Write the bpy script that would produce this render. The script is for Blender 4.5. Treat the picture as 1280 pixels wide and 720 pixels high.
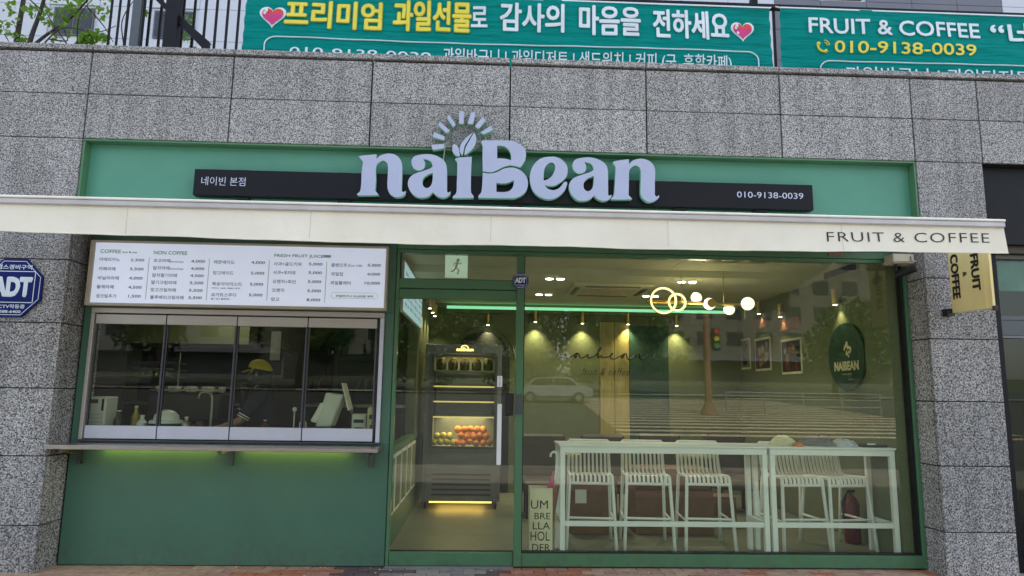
import bpy, bmesh, math, random
from mathutils import Vector, Matrix, noise as mnoise
R = math.radians
rnd = random.Random(7)
for o in list(bpy.data.objects): bpy.data.objects.remove(o)
scene = bpy.context.scene
COL = scene.collection

# ------------------------------------------------------------------ camera
cam_d = bpy.data.cameras.new('camera'); cam = bpy.data.objects.new('camera', cam_d); COL.objects.link(cam)
yaw, pitch, roll = R(2.12738), R(8.68281), R(.84254)
fwd = Vector((math.sin(yaw)*math.cos(pitch), math.cos(yaw)*math.cos(pitch), math.sin(pitch)))
rt = Vector((math.cos(yaw), -math.sin(yaw), 0)); up = rt.cross(fwd)
r2 = rt*math.cos(roll)+up*math.sin(roll); u2 = -rt*math.sin(roll)+up*math.cos(roll)
m = Matrix((r2, u2, -fwd)).transposed().to_4x4(); m.translation = Vector((0, -6, 1.5))
cam.matrix_world = m
cam_d.sensor_width = 36; cam_d.lens = 36*860/1280; cam_d.clip_end = 2000; cam_d.clip_start = .05
scene.camera = cam
# ------------------------------------------------------------------ sky, sun, exposure
SUN_EL, SUN_AZ = R(58), R(14)          # azimuth measured from +Y towards +X: the sun stands behind the building
world = bpy.data.worlds.new('World'); scene.world = world; world.use_nodes = True
wn = world.node_tree.nodes; wl = world.node_tree.links
bg = wn['Background']; bg.inputs['Strength'].default_value = .12
sky = wn.new('ShaderNodeTexSky'); sky.sky_type = 'NISHITA'; sky.sun_disc = False
sky.sun_elevation = SUN_EL; sky.sun_rotation = SUN_AZ; sky.dust_density = 2.0; sky.ozone_density = 1.0
hs = wn.new('ShaderNodeHueSaturation'); hs.inputs['Saturation'].default_value = .55
wl.new(sky.outputs[0], hs.inputs['Color']); wl.new(hs.outputs[0], bg.inputs['Color'])
sd = bpy.data.lights.new('sun', 'SUN'); sd.energy = 3.2; sd.angle = R(.5); sd.color = (1, .95, .87)
sun = bpy.data.objects.new('sun', sd); COL.objects.link(sun)
sdir = Vector((math.sin(SUN_AZ)*math.cos(SUN_EL), math.cos(SUN_AZ)*math.cos(SUN_EL), math.sin(SUN_EL)))
sun.rotation_euler = sdir.to_track_quat('Z', 'Y').to_euler(); sun.location = (10, 30, 50)
scene.view_settings.view_transform = 'Standard'; scene.view_settings.look = 'None'
scene.view_settings.exposure = 2.13; scene.view_settings.gamma = 1
scene.cycles.max_bounces = 9; scene.cycles.transparent_max_bounces = 24
scene.cycles.sample_clamp_indirect = 6
scene.cycles.use_denoising = True

# ------------------------------------------------------------------ materials
def nd(nt, t, **k):
    n = nt.nodes.new(t)
    for a, b in k.items(): setattr(n, a, b)
    return n
def mat(name, col, rough=.6, metal=0, var=.08, vscale=6, bump=0, bscale=60, emis=0, ecol=None, spec=.5, stretch=None):
    mt = bpy.data.materials.new(name); mt.use_nodes = True; nt = mt.node_tree
    b = nt.nodes['Principled BSDF']; b.inputs['Roughness'].default_value = rough; b.inputs['Metallic'].default_value = metal
    b.inputs['Specular IOR Level'].default_value = spec
    geo = nd(nt, 'ShaderNodeNewGeometry'); src = geo.outputs['Position']
    if stretch:
        mp = nd(nt, 'ShaderNodeMapping'); mp.inputs['Scale'].default_value = stretch
        nt.links.new(src, mp.inputs[0]); src = mp.outputs[0]
    n = nd(nt, 'ShaderNodeTexNoise'); n.inputs['Scale'].default_value = vscale; n.inputs['Detail'].default_value = 5
    nt.links.new(src, n.inputs['Vector'])
    cr = nd(nt, 'ShaderNodeValToRGB')
    cr.color_ramp.elements[0].position = .3; cr.color_ramp.elements[1].position = .7
    cr.color_ramp.elements[0].color = [c*(1-var) for c in col]+[1]; cr.color_ramp.elements[1].color = [min(1, c*(1+var)) for c in col]+[1]
    nt.links.new(n.outputs['Fac'], cr.inputs[0]); nt.links.new(cr.outputs[0], b.inputs['Base Color'])
    if bump:
        n2 = nd(nt, 'ShaderNodeTexNoise'); n2.inputs['Scale'].default_value = bscale; n2.inputs['Detail'].default_value = 3
        nt.links.new(src, n2.inputs['Vector'])
        bp = nd(nt, 'ShaderNodeBump'); bp.inputs['Strength'].default_value = bump; bp.inputs['Distance'].default_value = .004
        nt.links.new(n2.outputs['Fac'], bp.inputs['Height']); nt.links.new(bp.outputs[0], b.inputs['Normal'])
    if emis:
        b.inputs['Emission Color'].default_value = list(ecol or col)+[1]; b.inputs['Emission Strength'].default_value = emis
    return mt
def add_dirt(mt, col=(.09, .08, .06), zmax=.35, amt=.75):
    nt = mt.node_tree; b = nt.nodes['Principled BSDF']; old = b.inputs['Base Color'].links[0].from_socket
    g = nd(nt, 'ShaderNodeNewGeometry'); sx = nd(nt, 'ShaderNodeSeparateXYZ'); nt.links.new(g.outputs['Position'], sx.inputs[0])
    mr = nd(nt, 'ShaderNodeMapRange'); mr.inputs['From Min'].default_value = 0; mr.inputs['From Max'].default_value = zmax; mr.inputs['To Min'].default_value = 1; mr.inputs['To Max'].default_value = 0; nt.links.new(sx.outputs['Z'], mr.inputs[0])
    n = nd(nt, 'ShaderNodeTexNoise'); n.inputs['Scale'].default_value = 14; n.inputs['Detail'].default_value = 8; nt.links.new(g.outputs['Position'], n.inputs['Vector'])
    n2 = nd(nt, 'ShaderNodeMapRange'); n2.inputs['From Min'].default_value = .45; n2.inputs['From Max'].default_value = .75; nt.links.new(n.outputs['Fac'], n2.inputs[0])
    m1 = nd(nt, 'ShaderNodeMath', operation='MULTIPLY'); nt.links.new(mr.outputs[0], m1.inputs[0]); nt.links.new(n2.outputs[0], m1.inputs[1])
    m2 = nd(nt, 'ShaderNodeMath', operation='MULTIPLY'); m2.inputs[1].default_value = amt; nt.links.new(m1.outputs[0], m2.inputs[0])
    mx = nd(nt, 'ShaderNodeMixRGB'); mx.inputs['Color2'].default_value = list(col)+[1]; nt.links.new(m2.outputs[0], mx.inputs['Fac']); nt.links.new(old, mx.inputs['Color1']); nt.links.new(mx.outputs[0], b.inputs['Base Color'])
def granite(name, dark, light, scale=88, bump=.25, tint=(1, 1, 1)):
    mt = bpy.data.materials.new(name); mt.use_nodes = True; nt = mt.node_tree; b = nt.nodes['Principled BSDF']
    b.inputs['Roughness'].default_value = .75
    geo = nd(nt, 'ShaderNodeNewGeometry')
    n = nd(nt, 'ShaderNodeTexNoise'); n.inputs['Scale'].default_value = scale; n.inputs['Detail'].default_value = 2.5; n.inputs['Roughness'].default_value = .75
    nt.links.new(geo.outputs['Position'], n.inputs['Vector'])
    v = nd(nt, 'ShaderNodeTexVoronoi'); v.inputs['Scale'].default_value = scale*1.5; nt.links.new(geo.outputs['Position'], v.inputs['Vector'])
    sep = nd(nt, 'ShaderNodeSeparateColor'); nt.links.new(v.outputs['Color'], sep.inputs[0])
    mx = nd(nt, 'ShaderNodeMath', operation='MULTIPLY_ADD'); mx.inputs[1].default_value = .42; nt.links.new(sep.outputs[0], mx.inputs[0])
    ms = nd(nt, 'ShaderNodeMath', operation='MULTIPLY_ADD'); ms.inputs[1].default_value = 1.6; ms.inputs[2].default_value = -.53
    nt.links.new(n.outputs['Fac'], ms.inputs[0]); nt.links.new(ms.outputs[0], mx.inputs[2])
    cr = nd(nt, 'ShaderNodeValToRGB'); e = cr.color_ramp.elements
    e[0].position = .27; e[0].color = [dark*t for t in tint]+[1]; e[1].position = .78; e[1].color = [light*t for t in tint]+[1]
    x = e.new(.42); x.color = [(dark*.7+light*.3)*t for t in tint]+[1]
    x = e.new(.58); x.color = [(dark*.35+light*.65)*t for t in tint]+[1]
    nt.links.new(mx.outputs[0], cr.inputs[0])
    oi = nd(nt, 'ShaderNodeObjectInfo')
    big = nd(nt, 'ShaderNodeTexNoise'); big.inputs['Scale'].default_value = 1.3; big.inputs['Detail'].default_value = 6; nt.links.new(geo.outputs['Position'], big.inputs['Vector'])
    ad = nd(nt, 'ShaderNodeMath', operation='MULTIPLY_ADD'); ad.inputs[1].default_value = .2; ad.inputs[2].default_value = .74; nt.links.new(oi.outputs['Random'], ad.inputs[0])
    a2 = nd(nt, 'ShaderNodeMath', operation='MULTIPLY_ADD'); a2.inputs[1].default_value = .2; nt.links.new(big.outputs['Fac'], a2.inputs[0]); nt.links.new(ad.outputs[0], a2.inputs[2])
    mp = nd(nt, 'ShaderNodeMapping'); mp.inputs['Scale'].default_value = (7, 7, .5); nt.links.new(geo.outputs['Position'], mp.inputs[0])
    sn = nd(nt, 'ShaderNodeTexNoise'); sn.inputs['Scale'].default_value = 1; sn.inputs['Detail'].default_value = 5; nt.links.new(mp.outputs[0], sn.inputs['Vector'])
    sm = nd(nt, 'ShaderNodeMapRange'); sm.inputs['From Min'].default_value = .35; sm.inputs['From Max'].default_value = .6; sm.inputs['To Min'].default_value = .80; sm.inputs['To Max'].default_value = 1.04; nt.links.new(sn.outputs['Fac'], sm.inputs[0])
    mm = nd(nt, 'ShaderNodeMath', operation='MULTIPLY'); nt.links.new(a2.outputs[0], mm.inputs[0]); nt.links.new(sm.outputs[0], mm.inputs[1])
    vm = nd(nt, 'ShaderNodeVectorMath', operation='SCALE'); nt.links.new(cr.outputs[0], vm.inputs[0]); nt.links.new(mm.outputs[0], vm.inputs['Scale'])
    nt.links.new(vm.outputs[0], b.inputs['Base Color'])
    bp = nd(nt, 'ShaderNodeBump'); bp.inputs['Strength'].default_value = bump; bp.inputs['Distance'].default_value = .006
    nt.links.new(mx.outputs[0], bp.inputs['Height']); nt.links.new(bp.outputs[0], b.inputs['Normal'])
    return mt
def glass(name, tint, f0):
    mt = bpy.data.materials.new(name); mt.use_nodes = True; nt = mt.node_tree
    nt.nodes.remove(nt.nodes['Principled BSDF']); out = nt.nodes['Material Output']
    lw = nd(nt, 'ShaderNodeLayerWeight'); lw.inputs[0].default_value = .5
    pw = nd(nt, 'ShaderNodeMath', operation='POWER'); pw.inputs[1].default_value = 5; nt.links.new(lw.outputs['Facing'], pw.inputs[0])
    ma = nd(nt, 'ShaderNodeMath', operation='MULTIPLY_ADD'); ma.inputs[1].default_value = 1-f0; ma.inputs[2].default_value = f0; nt.links.new(pw.outputs[0], ma.inputs[0])
    tr = nd(nt, 'ShaderNodeBsdfTransparent'); tr.inputs[0].default_value = list(tint)+[1]
    gl = nd(nt, 'ShaderNodeBsdfGlossy'); gl.inputs['Roughness'].default_value = 0; gl.inputs[0].default_value = (1, 1, 1, 1)
    mx = nd(nt, 'ShaderNodeMixShader'); nt.links.new(ma.outputs[0], mx.inputs[0]); nt.links.new(tr.outputs[0], mx.inputs[1]); nt.links.new(gl.outputs[0], mx.inputs[2])
    nt.links.new(mx.outputs[0], out.inputs[0]); return mt
def cloth(name, col, trans=.35, bump=.3, bscale=5, stretch=(1, 1, 1), var=.05):
    mt = mat(name, col, rough=.85, var=var, vscale=3, spec=.2); nt = mt.node_tree; b = nt.nodes['Principled BSDF']; out = nt.nodes['Material Output']
    tl = nd(nt, 'ShaderNodeBsdfTranslucent'); tl.inputs[0].default_value = list(col)+[1]
    mx = nd(nt, 'ShaderNodeMixShader'); mx.inputs[0].default_value = trans
    nt.links.new(b.outputs[0], mx.inputs[1]); nt.links.new(tl.outputs[0], mx.inputs[2]); nt.links.new(mx.outputs[0], out.inputs[0])
    g = nd(nt, 'ShaderNodeNewGeometry'); mp = nd(nt, 'ShaderNodeMapping'); mp.inputs['Scale'].default_value = stretch
    n = nd(nt, 'ShaderNodeTexNoise'); n.inputs['Scale'].default_value = bscale; n.inputs['Detail'].default_value = 4
    nt.links.new(g.outputs['Position'], mp.inputs[0]); nt.links.new(mp.outputs[0], n.inputs[0])
    bp = nd(nt, 'ShaderNodeBump'); bp.inputs['Strength'].default_value = bump; bp.inputs['Distance'].default_value = .06
    nt.links.new(n.outputs['Fac'], bp.inputs['Height']); nt.links.new(bp.outputs[0], b.inputs['Normal']); return mt

M = dict(
 granite=granite('flamed_granite', .055, .66, tint=(1, .975, .94)),
 granite_rough=granite('bush_hammered_granite', .06, .70, scale=70, bump=.6, tint=(1, .965, .91)),
 granite_disc=granite('dark_speckled_disc', .03, .34, scale=88, bump=.1), tower=mat('grey_tower_render', (.17, .17, .18), .7, vscale=.5), joint=mat('dark_joint', (.012, .012, .012), .9),
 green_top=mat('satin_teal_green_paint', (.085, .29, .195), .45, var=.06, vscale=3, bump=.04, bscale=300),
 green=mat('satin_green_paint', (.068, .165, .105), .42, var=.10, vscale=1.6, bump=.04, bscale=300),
 green_frame=mat('green_window_frame_paint', (.075, .19, .09), .35, var=.06, vscale=4),
 black_bar=mat('black_powder_coat', (.006, .006, .009), .5, var=.1, spec=.25),
 letter_face=mat('sky_tinted_white_acrylic', (.40, .43, .58), .3, var=.04, vscale=4),  # lavender of open-sky shade put into the white letter colour
 letter_side=mat('green_letter_return', (.22, .52, .34), .35),
 bar_print=mat('pale_print', (.55, .58, .72), .5),
 black_print=mat('black_print', (.012, .012, .012), .5),
 dark_print=mat('grey_print', (.035, .035, .06), .5),
 green_print=mat('green_print', (.10, .36, .11), .5),
 line_print=mat('pale_green_line', (.35, .52, .46), .5),
 white_print=mat('white_print', (.72, .80, .84), .5),
 yellow_print=mat('yellow_print', (.85, .72, .06), .5),
 red_print=mat('red_print', (.72, .05, .04), .5),
 pink_print=mat('magenta_print', (.62, .03, .20), .5),
 banner=cloth('teal_banner_fabric', (.0, .30, .26), .30, 1.0, 3.2, (.5, 1, 4)),
 awning=cloth('cream_awning_fabric', (.92, .87, .72), .10, .4, 2.5),
 rail=mat('white_aluminium', (.55, .53, .52), .35, .1),
 rail_top=mat('cream_aluminium', (.85, .82, .72), .4),
 menu=mat('backlit_menu_acrylic', (.66, .70, .80), .3, var=.02, emis=.10, ecol=(.72, .8, 1)),
 menu_frame=mat('beige_menu_frame', (.48, .42, .31), .45),
 sash=mat('satin_aluminium', (.50, .46, .41), .38, .35, var=.05, stretch=(1, 1, 20)),
 sash_low=mat('pale_aluminium', (.60, .61, .68), .4, .15, var=.04),
 stile=mat('dark_grey_aluminium', (.10, .10, .115), .35, .5),
 gasket=mat('black_gasket', (.008, .008, .008), .6),
 steel=mat('brushed_steel_counter', (.42, .38, .34), .3, .85, var=.12, vscale=8, stretch=(1, 12, 12)),
 glass=glass('storefront_glass', (.93, .965, .895), .036),
 glass_dark=glass('service_window_glass', (.86, .89, .80), .021),
 black=mat('black_plastic', (.010, .010, .011), .35),
 grey=mat('mid_grey_plastic', (.20, .20, .20), .5),
 dgrey=mat('dark_grey_steel', (.085, .095, .10), .35, .4),
 cctv=mat('cream_plastic', (.62, .56, .42), .45),
 blue=mat('blue_sign_plastic', (.003, .012, .13), .45, spec=.15),
 yellow_sign=mat('yellow_sign_fabric', (.98, .78, .34), .6, var=.04, bump=.1, bscale=20),
 white=mat('white_powder_coat', (.84, .85, .82), .4, var=.03),
 wall_in=mat('olive_cream_wall', (.145, .165, .085), .8, var=.05),
 ceil_in=mat('cream_ceiling', (.56, .55, .36), .85, var=.03),
 floor_in=mat('grey_tile_floor', (.18, .185, .14), .45, var=.12, vscale=3),
 wood=mat('pale_wood', (.36, .29, .10), .5, var=.15, stretch=(1, 1, .1), vscale=20),
 dwood=mat('dark_brown_board', (.055, .04, .025), .5, var=.2),
 arch=mat('deep_green_alcove', (.016, .055, .04), .6),
 dark=mat('charcoal_panel', (.012, .013, .012), .6),
 cardboard=mat('brown_cardboard', (.20, .11, .05), .8, var=.15, vscale=9),
 tape=mat('brown_tape', (.28, .12, .08), .4),
 brass=mat('brushed_brass', (.65, .45, .14), .28, .9),
 cream=mat('cream_board', (.72, .66, .44), .6),
 orange=mat('orange_peel', (.62, .19, .03), .5, var=.4, vscale=16, bump=.3, bscale=400),
 apple=mat('green_yellow_fruit', (.42, .34, .04), .45, var=.4),
 jar=mat('dark_brown_jar', (.025, .014, .008), .25),
 skin=mat('skin', (.45, .26, .17), .55), shirt=mat('navy_shirt', (.01, .015, .035), .8),
 hair=mat('black_hair', (.006, .005, .005), .5, stretch=(30, 30, 2)), cap=mat('yellow_cap_cloth', (.62, .48, .05), .8),
 red=mat('red_paint', (.13, .008, .01), .4), galv=mat('galvanised_rail', (.30, .30, .29), .5), white_p=mat('white_plastic', (.72, .74, .74), .35),
 bark=mat('dark_bark', (.05, .04, .035), .9, bump=.6, bscale=40), 
 bwhite=mat('white_facade_panel', (.60, .61, .66), .6, var=.03, vscale=.6), bgrey=mat('grey_facade_panel', (.16, .16, .19), .6, var=.05, vscale=.6),
 bwin=mat('dark_window_pane', (.02, .025, .03), .08, var=.3), bbeige=mat('beige_render', (.15, .14, .11), .8, vscale=.5),  # blocks opposite: one even beige base colour
 asphalt=mat('asphalt', (.05, .05, .05), .9, var=.2, vscale=3, bump=.3, bscale=60), paint=mat('road_paint', (.52, .42, .28), .8, var=.1),
 kerb=mat('pale_kerb_stone', (.22, .21, .18), .8), grass=mat('verge_grass', (.06, .09, .03), .9, var=.3, vscale=4),
 car=mat('white_car_paint', (.30, .31, .32), .2), tyre=mat('black_rubber', (.02, .02, .02), .8),
 pole=mat('rust_brown_pole', (.22, .12, .06), .6), fridge=mat('grey_fridge_enamel', (.19, .20, .20), .4, .2), shelf=mat('wire_steel', (.35, .34, .3), .3, .8),
)
add_dirt(M['green']); add_dirt(M['green_frame'], zmax=.16)
def leafmat(name, col):
    mt = cloth(name, col, .35, 0); nt = mt.node_tree
    return mt
M['leaf'] = leafmat('bright_green_leaves', (.16, .30, .03)); M['leaf_dark'] = leafmat('tree_leaves', (.05, .10, .025))
def emi(name, col, s):
    mt = bpy.data.materials.new(name); mt.use_nodes = True; nt = mt.node_tree; b = nt.nodes['Principled BSDF']
    b.inputs['Base Color'].default_value = list(col)+[1]; b.inputs['Emission Color'].default_value = list(col)+[1]; b.inputs['Emission Strength'].default_value = s; return mt
M.update(e_white=emi('led_white', (1, .98, .9), 2.5), e_globe=emi('opal_globe_light', (1, .93, .78), .32), e_ring=emi('gold_led_ring', (1, .80, .40), .45),
 e_cove=emi('green_cove_led', (.36, 1, .62), .17), e_under=emi('lime_led_strip', (1, .84, .18), 2.0), e_amber=emi('amber_led_strip', (1, .60, .10), .6),
 e_logo=emi('amber_lit_logo', (1, .62, .2), .8), e_exit=emi('green_exit_light', (.66, .85, .74), .09), e_shelf=emi('warm_shelf_led', (1, .72, .25), .16), e_menu=emi('blue_white_screen', (.5, .72, .9), .13))

# ------------------------------------------------------------------ helpers
WL = {}
def wloc(o): return WL.get(o.name, Vector((0, 0, 0))) if o else Vector((0, 0, 0))
def tag(o, label=None, cat=None, group=None, kind=None):
    if label: o['label'] = label
    if cat: o['category'] = cat
    if group: o['group'] = group
    if kind: o['kind'] = kind
    return o
def thing(name, label, cat, loc=(0, 0, 0), rz=0, group=None):
    o = bpy.data.objects.new(name, None); COL.objects.link(o); o.location = loc; o.rotation_euler = (0, 0, rz)
    o.empty_display_size = .1; WL[o.name] = Vector(loc); return tag(o, label, cat, group)
def link(name, me, parent=None, kind=None, label=None):
    o = bpy.data.objects.new(name, me); COL.objects.link(o)
    if parent is not None:
        o.parent = parent; WL[o.name] = wloc(parent)
    if kind: o['kind'] = kind
    if label: o['label'] = label
    return o
class MB:
    def __init__(s): s.v = []; s.f = []; s.mi = []; s.cur = 0
    def add(s, vs, fs):
        n = len(s.v); s.v += [tuple(v) for v in vs]
        for f in fs: s.f.append([i+n for i in f]); s.mi.append(s.cur)
        return s
    def box(s, x0, x1, y0, y1, z0, z1):
        if x0 > x1: x0, x1 = x1, x0
        if y0 > y1: y0, y1 = y1, y0
        if z0 > z1: z0, z1 = z1, z0
        return s.add([(x0, y0, z0), (x1, y0, z0), (x1, y1, z0), (x0, y1, z0), (x0, y0, z1), (x1, y0, z1), (x1, y1, z1), (x0, y1, z1)],
                     [(3, 2, 1, 0), (4, 5, 6, 7), (0, 1, 5, 4), (1, 2, 6, 5), (2, 3, 7, 6), (3, 0, 4, 7)])
    def hexa(s, pts): return s.add(pts, [(3, 2, 1, 0), (4, 5, 6, 7), (0, 1, 5, 4), (1, 2, 6, 5), (2, 3, 7, 6), (3, 0, 4, 7)])
    def tube(s, pts, r, n=10, caps=True, rs=None):
        pts = [Vector(p) for p in pts]; rings = []; prev = None
        for i, p in enumerate(pts):
            d = (pts[min(i+1, len(pts)-1)]-pts[max(i-1, 0)]).normalized()
            if prev is None: a = d.orthogonal().normalized()
            else:
                a = prev-d*prev.dot(d); a = a.normalized() if a.length > 1e-6 else d.orthogonal().normalized()
            prev = a; b = d.cross(a); rr = rs[i] if rs else r
            rings.append([p+(a*math.cos(2*math.pi*k/n+.39)+b*math.sin(2*math.pi*k/n+.39))*rr for k in range(n)])
        vs = [v for q in rings for v in q]; fs = []
        for i in range(len(pts)-1):
            for k in range(n):
                fs.append((i*n+k, i*n+(k+1) % n, (i+1)*n+(k+1) % n, (i+1)*n+k))
        if caps: fs += [tuple(range(n-1, -1, -1)), tuple((len(pts)-1)*n+k for k in range(n))]
        return s.add(vs, fs)
    def bar(s, p, q, w, h=None):
        return s.tube([p, q], (w if h is None else (w+h)/2)*.7071, n=4)
    def ball(s, c, r, n=12, m2=8, sc=(1, 1, 1), cut=None):
        vs = []; fs = []
        for j in range(m2+1):
            t = math.pi*j/m2
            for k in range(n):
                a = 2*math.pi*k/n; z = math.cos(t)
                if cut is not None: z = max(z, cut) if cut < 0 else min(z, cut)
                vs.append((c[0]+r*sc[0]*math.sin(t)*math.cos(a), c[1]+r*sc[1]*math.sin(t)*math.sin(a), c[2]+r*sc[2]*z))
        for j in range(m2):
            for k in range(n): fs.append((j*n+k, (j+1)*n+k, (j+1)*n+(k+1) % n, j*n+(k+1) % n))
        return s.add(vs, fs)
    def lathe(s, c, prof, n=20):
        vs = [(c[0]+r*math.cos(2*math.pi*k/n), c[1]+r*math.sin(2*math.pi*k/n), c[2]+z) for r, z in prof for k in range(n)]
        fs = [(j*n+k, j*n+(k+1) % n, (j+1)*n+(k+1) % n, (j+1)*n+k) for j in range(len(prof)-1) for k in range(n)]
        fs += [tuple(range(n-1, -1, -1)), tuple((len(prof)-1)*n+k for k in range(n))]
        return s.add(vs, fs)
    def prism(s, poly, y0, y1, axis='y'):   # poly of (a,b): (x,z) for axis y, (y,z) for x, (x,y) for z
        n = len(poly)
        f = {'y': lambda a, b, t: (a, t, b), 'x': lambda a, b, t: (t, a, b), 'z': lambda a, b, t: (a, b, t)}[axis]
        vs = [f(a, b, y0) for a, b in poly]+[f(a, b, y1) for a, b in poly]
        return s.add(vs, [tuple(range(n)), tuple(range(2*n-1, n-1, -1))]+[(i, i+n, (i+1) % n+n, (i+1) % n) for i in range(n)])
    def build(s, name, mats, parent=None, smooth=False, bevel=0, kind=None, label=None, seg=1):
        me = bpy.data.meshes.new(name); off = wloc(parent)
        me.from_pydata([(v[0]-off.x, v[1]-off.y, v[2]-off.z) for v in s.v], [], s.f)
        mats = mats if isinstance(mats, (list, tuple)) else [mats]
        for x in mats: me.materials.append(M[x] if isinstance(x, str) else x)
        me.polygons.foreach_set('material_index', s.mi)
        bm = bmesh.new(); bm.from_mesh(me)
        bmesh.ops.recalc_face_normals(bm, faces=bm.faces)
        if bevel:
            es = [e for e in bm.edges if len(e.link_faces) == 2 and e.calc_face_angle(0) > .6]
            bmesh.ops.bevel(bm, geom=es, offset=bevel, segments=seg, affect='EDGES', clamp_overlap=True)
        bm.to_mesh(me); bm.free()
        if smooth: me.polygons.foreach_set('use_smooth', [True]*len(me.polygons)); 
        if smooth and smooth != 'all': me.set_sharp_from_angle(angle=R(40))
        return link(name, me, parent, kind, label)
def part(name, m_, parent, *a, bevel=0, **k): return MB().box(*a).build(name, m_, parent, bevel=bevel, **k)
def struct(name, m_, *a, bevel=0):
    o = MB().box(*a).build(name, m_, None, bevel=bevel); o['kind'] = 'structure'; return o
def copy_tree(o, parent=None):
    c = o.copy(); COL.objects.link(c)
    if parent is not None: c.parent = parent
    for ch in list(o.children): copy_tree(ch, c)
    return c
def relabel(o, label, group=None):
    o['label'] = label
    if group: o['group'] = group
    return o
def catmull(pts, closed=False, sub=4):
    n = len(pts); out = []
    rng = range(n if closed else n-1)
    for i in rng:
        p0 = Vector(pts[(i-1) % n] if closed or i > 0 else pts[i]); p1 = Vector(pts[i]); p2 = Vector(pts[(i+1) % n]); p3 = Vector(pts[(i+2) % n] if closed or i+2 < n else pts[(i+1) % n])
        for k in range(sub):
            t = k/sub; out.append(.5*((2*p1)+(-p0+p2)*t+(2*p0-5*p1+4*p2-p3)*t*t+(-p0+3*p1-3*p2+p3)*t*t*t))
    if not closed: out.append(Vector(pts[-1]))
    return out
def smooth_loop(pts, sub=5):    # (x,z,corner): Catmull-Rom between corners
    n = len(pts); out = []
    for i in range(n):
        p0, p1, p2, p3 = pts[(i-1) % n], pts[i], pts[(i+1) % n], pts[(i+2) % n]
        a = Vector(p1[:2]); b = Vector(p2[:2])
        if p1[2] and p2[2]: out.append(a); continue
        q0 = a if p1[2] else Vector(p0[:2]); q3 = b if p2[2] else Vector(p3[:2])
        for k in range(sub):
            t = k/sub; out.append(.5*((2*a)+(-q0+b)*t+(2*q0-5*a+4*b-q3)*t*t+(-q0+3*a-3*b+q3)*t*t*t))
    return out
def curve_mesh(loops, depth, bevel=0):
    c = bpy.data.curves.new('c', 'CURVE'); c.dimensions = '2D'; c.fill_mode = 'BOTH'; c.extrude = depth/2-bevel; c.bevel_depth = bevel; c.bevel_resolution = 1; c.offset = -bevel
    for lp in loops:
        s = c.splines.new('POLY'); s.points.add(len(lp)-1)
        for i, q in enumerate(lp): s.points[i].co = (q[0], q[1], 0, 1)
        s.use_cyclic_u = True
    o = bpy.data.objects.new('c', c); COL.objects.link(o); bpy.context.view_layer.update()
    me = bpy.data.meshes.new_from_object(o.evaluated_get(bpy.context.evaluated_depsgraph_get()))
    bpy.data.objects.remove(o); return me
def outline(name, loops, y_front, depth, face, side, parent, bevel=.003):
    me = curve_mesh(loops, depth, bevel); off = wloc(parent)
    for v in me.vertices:
        x, z, d = v.co; v.co = (x-off.x, y_front+depth/2-d-off.y, z-off.z)
    me.materials.clear(); me.materials.append(M[face]); me.materials.append(M[side])
    for pl in me.polygons: pl.material_index = 0 if pl.normal.y < -.9 else 1
    return link(name, me, parent)
TC = {}
TMP = bpy.data.scenes.new('text_bench'); TVL = TMP.view_layers[0]
def text_raw(s, bold=0, extrude=0, shear=0, spacing=1):
    key = (s, bold, extrude, shear, spacing)
    if key in TC: return TC[key]
    c = bpy.data.curves.new('t', 'FONT'); c.body = s; c.size = 1; c.resolution_u = 3; c.offset = bold; c.extrude = extrude; c.shear = shear; c.space_character = spacing
    o = bpy.data.objects.new('t', c); TMP.collection.objects.link(o); TVL.update()
    me = bpy.data.meshes.new_from_object(o.evaluated_get(TVL.depsgraph)); bpy.data.objects.remove(o)
    vs = [v.co.copy() for v in me.vertices]; fs = [tuple(p.vertices) for p in me.polygons]; bpy.data.meshes.remove(me)
    TC[key] = (vs, fs); return TC[key]
FRONT = (Vector((1, 0, 0)), Vector((0, 0, 1)))
def put_text(mb, s, origin, width, height=None, dirs=FRONT, bold=0, thick=0, shear=0, spacing=1, warp=None, fat=0, split=None):
    """adds the text to mb: lower-left of its ink at origin, ink stretched to width x height along dirs"""
    vs, fs = text_raw(s, bold, .5 if thick else 0, shear, spacing)
    if not vs: return
    x0 = min(v.x for v in vs); x1 = max(v.x for v in vs); y0 = min(v.y for v in vs); y1 = max(v.y for v in vs)
    sx = width/(x1-x0); sy = height/(y1-y0) if height else sx
    u, w = dirs; nrm = u.cross(w)          # towards the reader
    O = Vector(origin); cuts = None
    if split is not None:
        cuts = []
        for k in range(1, len(s)+1):
            a = text_raw(s[:k], bold, .5 if thick else 0, shear, spacing)[0]; cuts.append(max(v.x for v in a)+1e-4 if a else -1e9)
        chars = [MB() for _ in s]
    for k in range(9 if fat else 1):
        du = fat*math.cos(k*math.pi/4) if k else 0; dw = fat*math.sin(k*math.pi/4) if k else 0; pts = []
        for v in vs:
            q = O+u*((v.x-x0)*sx+du)+w*((v.y-y0)*sy+dw)+nrm*(((v.z+.5)*thick if thick else 0)-k*.0003)
            pts.append(warp(q)+(nrm*(-k*.0003) if k else Vector()) if warp else q)
        if cuts is None: mb.add(pts, fs)
        else:
            for f in fs:
                fx = min(vs[i].x for i in f)
                for ci, c in enumerate(cuts):
                    if fx < c: break
                chars[ci].add([pts[i] for i in f], [tuple(range(len(f)))])
    if cuts is not None:
        for c in chars:
            if c.v: c.build('letter', split[0], split[1])
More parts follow.
